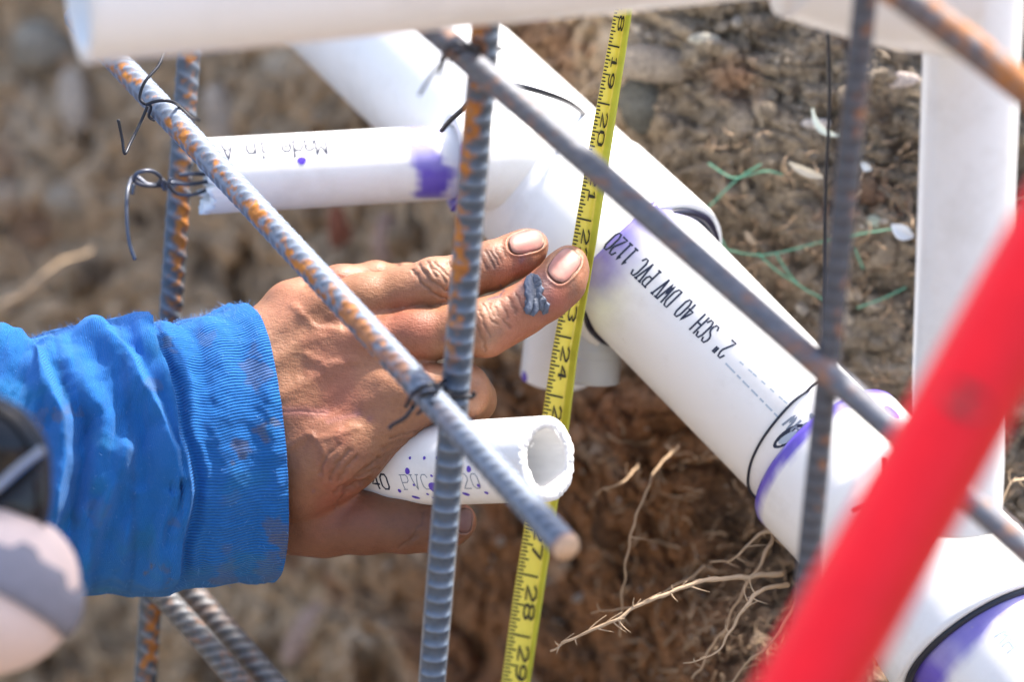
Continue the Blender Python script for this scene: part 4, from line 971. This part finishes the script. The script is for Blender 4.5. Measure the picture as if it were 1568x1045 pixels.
# ------------------------------------------------------------------ sleeve
def sleeve():
    top = [(-1100, 420), (-260, 470), (-120, 480), (0, 497), (46, 515), (92, 500), (147, 492), (197, 486), (222, 499), (240, 493), (266, 500), (294, 488), (322, 484), (350, 470), (368, 463)]
    bot = [(-1100, 960), (-260, 905), (-120, 905), (0, 902), (60, 906), (128, 908), (174, 906), (207, 914), (248, 912), (275, 902), (317, 899), (345, 893), (365, 890), (385, 895), (407, 895)]
    bul = [6, 6, 8, 10, 12, 14, 20, 30, 40, 44, 46, 48, 50, 52, 54]
    dep = [64, 58, 58, 57, 56, 55, 54, 53, 50, 49, 48, 47, 46, 45, 43]
    # last ring: (top, bottom, bulge)
    n = 420; m = 520
    k = np.linspace(0, len(top) - 1, n)
    T_ = np.stack([np.interp(k, range(len(top)), [p[q] for p in top]) for q in (0, 1)], 1); B_ = np.stack([np.interp(k, range(len(bot)), [p[q] for p in bot]) for q in (0, 1)], 1)
    ker = np.ones(13) / 13
    def smo(a): return np.convolve(np.pad(a, 6, mode='edge'), ker, 'valid')
    for q in (0, 1): T_[:, q] = smo(T_[:, q]); B_[:, q] = smo(B_[:, q])
    bu = np.interp(k, range(len(bul)), bul); rz = np.interp(k, range(len(dep)), dep) / 1000 * .98
    ph = np.linspace(0, 2 * np.pi, m, endpoint=False); cs, sn = np.cos(ph), np.sin(ph)
    snn = np.sign(sn) * np.abs(sn) ** .6
    cx = (T_ + B_) / 2; hv = (T_ - B_) / 2
    PX_ = cx[:, 0][:, None] + hv[:, 0][:, None] * cs + bu[:, None] * snn
    PY_ = cx[:, 1][:, None] + hv[:, 1][:, None] * cs
    DZ = 1.208 - rz[:, None] * snn
    P = np.stack([PX_.ravel(), PY_.ravel(), DZ.ravel()], 1); V = Wn(P).reshape(n, m, 3)
    du = np.gradient(V, axis=0); dv = np.roll(V, -1, 1) - np.roll(V, 1, 1); N = np.cross(du, dv); N /= np.linalg.norm(N, axis=2)[..., None]
    ctr = V.mean(1, keepdims=True); sg = np.sign(((V - ctr) * N).sum(2).mean()); N *= sg
    x = PX_.ravel(); y = PY_.ravel(); fr = np.clip(np.tile(sn, n) * 2.2 + .15, 0, 1) * (.1 + .9 * sstep(915, 860, y))
    Vf = V.reshape(-1, 3); wob = (fbm(Vf, 45, 2, 3) - .5) * 26; xx, yy = x + wob, y + (fbm(Vf, 45, 2, 8) - .5) * 26
    d = np.zeros(len(x))
    def sd_line(line):                         # signed distance, + to the right of a downward line
        L_ = np.array(line); q = polydist(xx, yy, line); xl = np.interp(yy, L_[:, 1], L_[:, 0]); return np.where(xx > xl, q, -q)
    def asym(line, wl, wr, amp, ends=None):
        nonlocal d
        s = sd_line(line); v = np.where(s < 0, np.exp(-(s / wl) ** 2), np.exp(-(s / wr) ** 2)); d += amp * .00112 * v * fr
    seam = [(216, 490), (226, 520), (245, 560), (264, 610), (278, 650), (286, 700), (290, 750), (286, 800), (274, 850), (262, 905)]
    asym(seam, 20, 4.5, 6.0)
    asym([(135, 490), (165, 510), (195, 540), (215, 575), (232, 610), (250, 650), (264, 690), (270, 730)], 26, 9, 6.5)
    asym([(-40, 500), (20, 530), (60, 560), (84, 600), (97, 650), (98, 700), (90, 760), (78, 830), (60, 900)], 22, 9, 6.0)
    asym([(60, 520), (110, 560), (140, 600), (160, 650), (168, 700), (150, 770), (125, 840), (112, 905)], 24, 22, 3.0)
    asym([(200, 690), (182, 740), (160, 790), (140, 850), (130, 905)][::1], 14, 12, 4.0)
    asym([(258, 760), (250, 800), (245, 850), (243, 905)], 12, 9, 3.5)
    asym([(215, 760), (200, 810), (190, 860), (188, 905)], 12, 12, 3.0)
    asym([(225, 620), (226, 680), (218, 730), (205, 790)], 16, 20, -2.4)
    asym([(125, 650), (128, 720), (112, 800)], 16, 16, -3.5)
    asym([(-200, 500), (-160, 600), (-140, 700), (-170, 800), (-190, 900)], 20, 30, 5); asym([(-100, 500), (-70, 600), (-60, 700), (-90, 900)], 18, 14, 5)
    # cuff: gathers near the seam and soft waves
    s = sd_line(seam); cuff = sstep(-1, 5, s)
    d += .0012 * np.exp(-((s - 26) / 9) ** 2) * fr - .0008 * np.exp(-((s - 12) / 6) ** 2) * fr
    asym([(318, 484), (330, 540), (340, 600), (345, 700), (335, 800), (330, 890)], 24, 30, 1.8)
    asym([(395, 500), (412, 580), (420, 680), (418, 780), (402, 880)], 16, 14, .9)
    d += (fbm(Vf, 22, 3, 14) - .5) * .006 * (1 - cuff * .6) + (np.abs(2 * fbm(np.c_[x * .0032 + y * .0008, y * .0011, x * 0], 6.0, 2, 77) - 1) - .3) * .005 * (1 - cuff) * fr + (fbm(Vf, 70, 3, 16) - .5) * .0026 + (np.abs(2 * vnoise(np.c_[x * .012 + y * .006, y * .004, x * 0], 3.2, 55) - 1) - .5) * .0016 * (1 - cuff) * fr + (fbm(Vf, 210, 2, 19) - .5) * .0009
    # hem rolls inwards at the last rings
    V = V + N * d.reshape(n, m)[..., None]
    edge = np.linspace(0, 1, n); roll = sstep(.985, 1.0, edge) * .0028; V = V - N * roll[:, None, None]
    # inner lining going back inside
    inn = V[-1:] - N[-1:] * .0035 + (V[-12:-11] - V[-1:]) * 1.0; inn2 = V[-60:-59] - N[-60:-59] * .005
    V = np.concatenate([V, inn, inn2], 0); nn = V.shape[0]
    ribph = np.tile(np.arange(m) / m, nn); 
    # circumference coordinate in mm so ribs keep a constant width
    circ = np.concatenate([[0], np.cumsum(np.linalg.norm(np.diff(V[-10], axis=0), axis=1))]) * 1000
    vc = np.tile(circ, nn); ul = np.repeat(np.concatenate([[0], np.cumsum(np.linalg.norm(np.diff(V[:, m // 4], axis=0), axis=1))]) * 1000, m)
    cf = np.concatenate([cuff, np.ones(2 * m)]); VV = V.reshape(-1, 3)
    i, j = np.meshgrid(np.arange(nn - 1), np.arange(m), indexing='ij'); j2 = (j + 1) % m
    F = np.stack([i * m + j, i * m + j2, (i + 1) * m + j2, (i + 1) * m + j], -1).reshape(-1, 4)
    px, py, _ = proj(VV); blue = np.array([.016, .155, .47]); c = np.tile(blue, (len(VV), 1)).astype(float)
    c = mix(c, np.tile([.035, .19, .56], (len(VV), 1)), sstep(.4, .7, fbm(VV, 40, 3, 5)) * .35)
    stain = np.zeros(len(VV)); jit = (fbm(VV, 120, 3, 6) - .5) * 44; jit2 = (fbm(VV, 120, 3, 66) - .5) * 44; jit3 = (fbm(VV, 420, 2, 67) - .5) * 16
    for (lx, ly, r, a) in ((258, 533, 9, .55), (392, 575, 17, .5), (388, 545, 10, .35), (230, 590, 12, .35), (425, 650, 8, .75), (405, 668, 12, .75), (370, 690, 12, .7), (355, 705, 6, .7), (432, 830, 20, .85), (425, 800, 16, .6), (60, 637, 10, .4), (90, 640, 12, .5), (105, 630, 9, .35), (270, 800, 8, .3), (345, 840, 12, .35), (350, 770, 14, .25), (150, 780, 18, .25), (310, 520, 14, .3), (415, 870, 22, .5), (350, 880, 18, .5), (228, 868, 6, .9), (224, 872, 5, .9), (252, 880, 9, .5)):
        stain = np.maximum(stain, a * sstep(r + 3, r - 5, np.hypot(px - lx + jit * 1.1, (py - ly + jit2 * 1.1) * .9) + jit3))
    c = mix(c, np.tile([.13, .13, .15], (len(VV), 1)), stain)
    c = mix(c, np.tile([.02, .2, .3], (len(VV), 1)), sstep(.55, .75, fbm(VV, 60, 3, 9)) * .3)
    t = NT('blue_cotton'); col = t.attr('Col').outputs[0]; cuf = t.attr('cuff').outputs['Fac']; vc_ = t.attr('vc').outputs['Fac']; ul_ = t.attr('ul').outputs['Fac']
    wob_ = t.math('MULTIPLY', t.noise(70, 3), 1.6)
    vw = t.math('ADD', vc_, wob_)
    rib = t.math('MULTIPLY_ADD', t.math('SINE', t.math('MULTIPLY', vw, 2 * math.pi / 1.25)), .5, .5)
    knit = t.math('MULTIPLY_ADD', t.math('SINE', t.math('MULTIPLY', t.math('ADD', ul_, t.math('MULTIPLY', vc_, .35)), 2 * math.pi / .8)), .5, .5)
    fz = t.noise(1100, 4, .7)
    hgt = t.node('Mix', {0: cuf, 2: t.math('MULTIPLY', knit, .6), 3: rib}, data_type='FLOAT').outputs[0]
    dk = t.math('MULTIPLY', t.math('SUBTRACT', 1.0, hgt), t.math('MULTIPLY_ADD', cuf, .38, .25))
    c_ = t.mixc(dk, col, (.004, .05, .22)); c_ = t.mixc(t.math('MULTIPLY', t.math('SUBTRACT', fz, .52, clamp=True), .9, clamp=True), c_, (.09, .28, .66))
    b = t.bump(hgt, .8, .0007); b = t.bump(fz, .5, .0005, b)
    mt = t.set(Base_Color=c_, Roughness=.9, Normal=b, Sheen_Weight=.12, Sheen_Roughness=.4, Sheen_Tint=(.6, .8, 1.0), Specular_IOR_Level=.2)
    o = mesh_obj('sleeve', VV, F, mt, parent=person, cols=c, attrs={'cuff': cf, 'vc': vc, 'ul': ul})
    # lint and fuzz on the cloth
    rr = random.Random(9); parts = []
    for k_ in range(1500):
        i_ = rr.randrange(40, n - 4); top_ = rr.random() < .65; j_ = (int(rr.gauss(0, m * .05)) % m) if top_ else rr.randrange(m // 2)
        p = V[i_, j_]; nrm = N[i_, j_]; L_ = rr.uniform(.0006, .0022); dirv = nrm * .8 + RGT * rr.uniform(-.8, .8) + UPV * rr.uniform(-.5, .5)
        Q = p + np.linspace(0, 1, 4)[:, None] * dirv * L_ + (np.linspace(0, 1, 4) ** 2)[:, None] * RGT * rr.uniform(-.4, .4) * L_
        parts.append(tube_geo(Q, np.linspace(.00006, .00003, 4), 3))
    Vz, Fz = join(parts); lint = mesh_obj('lint', Vz, Fz, plain('lint_fibre', (.18, .38, .75), .9), parent=person); lint['kind'] = 'stuff'
sleeve()

# ------------------------------------------------------------------ cap and sunglasses of the worker, lower left
def cap():
    ctr = W(-60, 905, .99)
    root_ = empty('cap', ctr); tag(root_, 'blurred pale cap with its shaded part coloured grey in the lower left corner', 'cap')
    # rounded dome seen from the side: outline through (60,800) (115,880) (126,940) (105,1005) (0,1018)
    U = IV3.copy(); s = .99 / FPX
    sx, sy, sz = 186 * s, 128 * s, 150 * s
    def dome(k): 
        V = U * k; p = .86
        return ctr + (V[:, 0] * sx)[:, None] * RGT + (V[:, 1] * sy * (1 + .12 * V[:, 0]))[:, None] * UPV + (V[:, 2] * sz)[:, None] * FWD
    V = dome(1.0); V = V + (fbm(V, 30, 2, 3)[:, None] - .5) * .004
    skin = plain('pale_cap_cloth', (.72, .56, .50), .85, .3)
    mesh_obj('crown', V, IF3, skin, parent=root_)
    V2 = dome(1.015) + (fbm(V, 30, 2, 3)[:, None] - .5) * .004; px, py, _ = proj(V2)  # second shell over the crown: its shaded part put in as grey
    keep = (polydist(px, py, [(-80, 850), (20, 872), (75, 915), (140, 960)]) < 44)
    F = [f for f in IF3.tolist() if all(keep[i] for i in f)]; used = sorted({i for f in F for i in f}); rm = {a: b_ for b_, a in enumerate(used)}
    t = NT('grey_shade'); wv = t.noise(240, 3); mt = t.set(Base_Color=t.mixc(wv, (.16, .16, .19), (.22, .21, .25)), Roughness=.9)
    o = mesh_obj('shade_band', V2[used], [[rm[i] for i in f] for f in F], mt, parent=root_); s_ = o.modifiers.new('t', 'SOLIDIFY'); s_.thickness = .001
    # sunglasses
    g = empty('sunglasses', W(20, 720, .985)); tag(g, 'black wraparound sunglasses with grey frame above the blurred cap', 'sunglasses')
    def plate(out, d0, th, bulge, name, mat):
        P = np.array(out, float); c = P.mean(0); rings = [1.0, .97, .8, .5, .2]; V = []; n = len(P)
        for k, r in enumerate(rings):
            q = c + (P - c) * r; V.append(Wn(np.c_[q, np.full(n, d0 - bulge * (1 - r ** 2))]))
        V.append(Wn(np.c_[P, np.full(n, d0 + th)])); F = []
        for k in range(len(rings) - 1):
            for j in range(n): F.append([k * n + j, k * n + (j + 1) % n, (k + 1) * n + (j + 1) % n, (k + 1) * n + j])
        F.append([(len(rings) - 1) * n + j for j in range(n)]); L = len(rings)
        for j in range(n): F.append([L * n + j, L * n + (j + 1) % n, (j + 1) % n, j])
        F.append([L * n + j for j in range(n)][::-1])
        return mesh_obj(name, np.vstack(V), F, mat, parent=g)
    blk = plain('black_gloss', (.006, .007, .009), .12); 
    def dense(o, n=40): P = spline(np.c_[np.array(o + [o[0]], float), np.zeros(len(o) + 1)], n)[:-1, :2]; return P
    plate(dense([(-160, 590), (-60, 600), (10, 625), (48, 655), (66, 690), (40, 702), (0, 735), (-60, 770), (-160, 790)]), .985, .004, .006, 'lens', blk)
    plate(dense([(-60, 790), (0, 752), (35, 722), (68, 700), (72, 740), (68, 790), (52, 818), (20, 812), (-20, 795)]), .988, .006, .004, 'lens', plain('dark_brown_lens', (.014, .011, .010), .18))
    V, F = wire([(-160, 850, .98), (-40, 775, .978), (0, 742, .976), (30, 715, .975), (66, 688, .974)], 1.3, 60); mesh_obj('frame', V, F, plain('grey_frame', (.30, .33, .40), .35), parent=g)
    V, F = wire([(-160, 585, .985), (-60, 596, .982), (10, 618, .98), (44, 645, .978), (68, 682, .976), (74, 740, .98), (70, 790, .985), (50, 822, .988), (10, 812, .99), (-30, 796, .992)], 1.2, 90); mesh_obj('frame', V, F, plain('black_frame', (.02, .022, .03), .3), parent=g)
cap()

for o in list(bpy.data.objects):
    if '_org' in o.keys(): del o['_org']
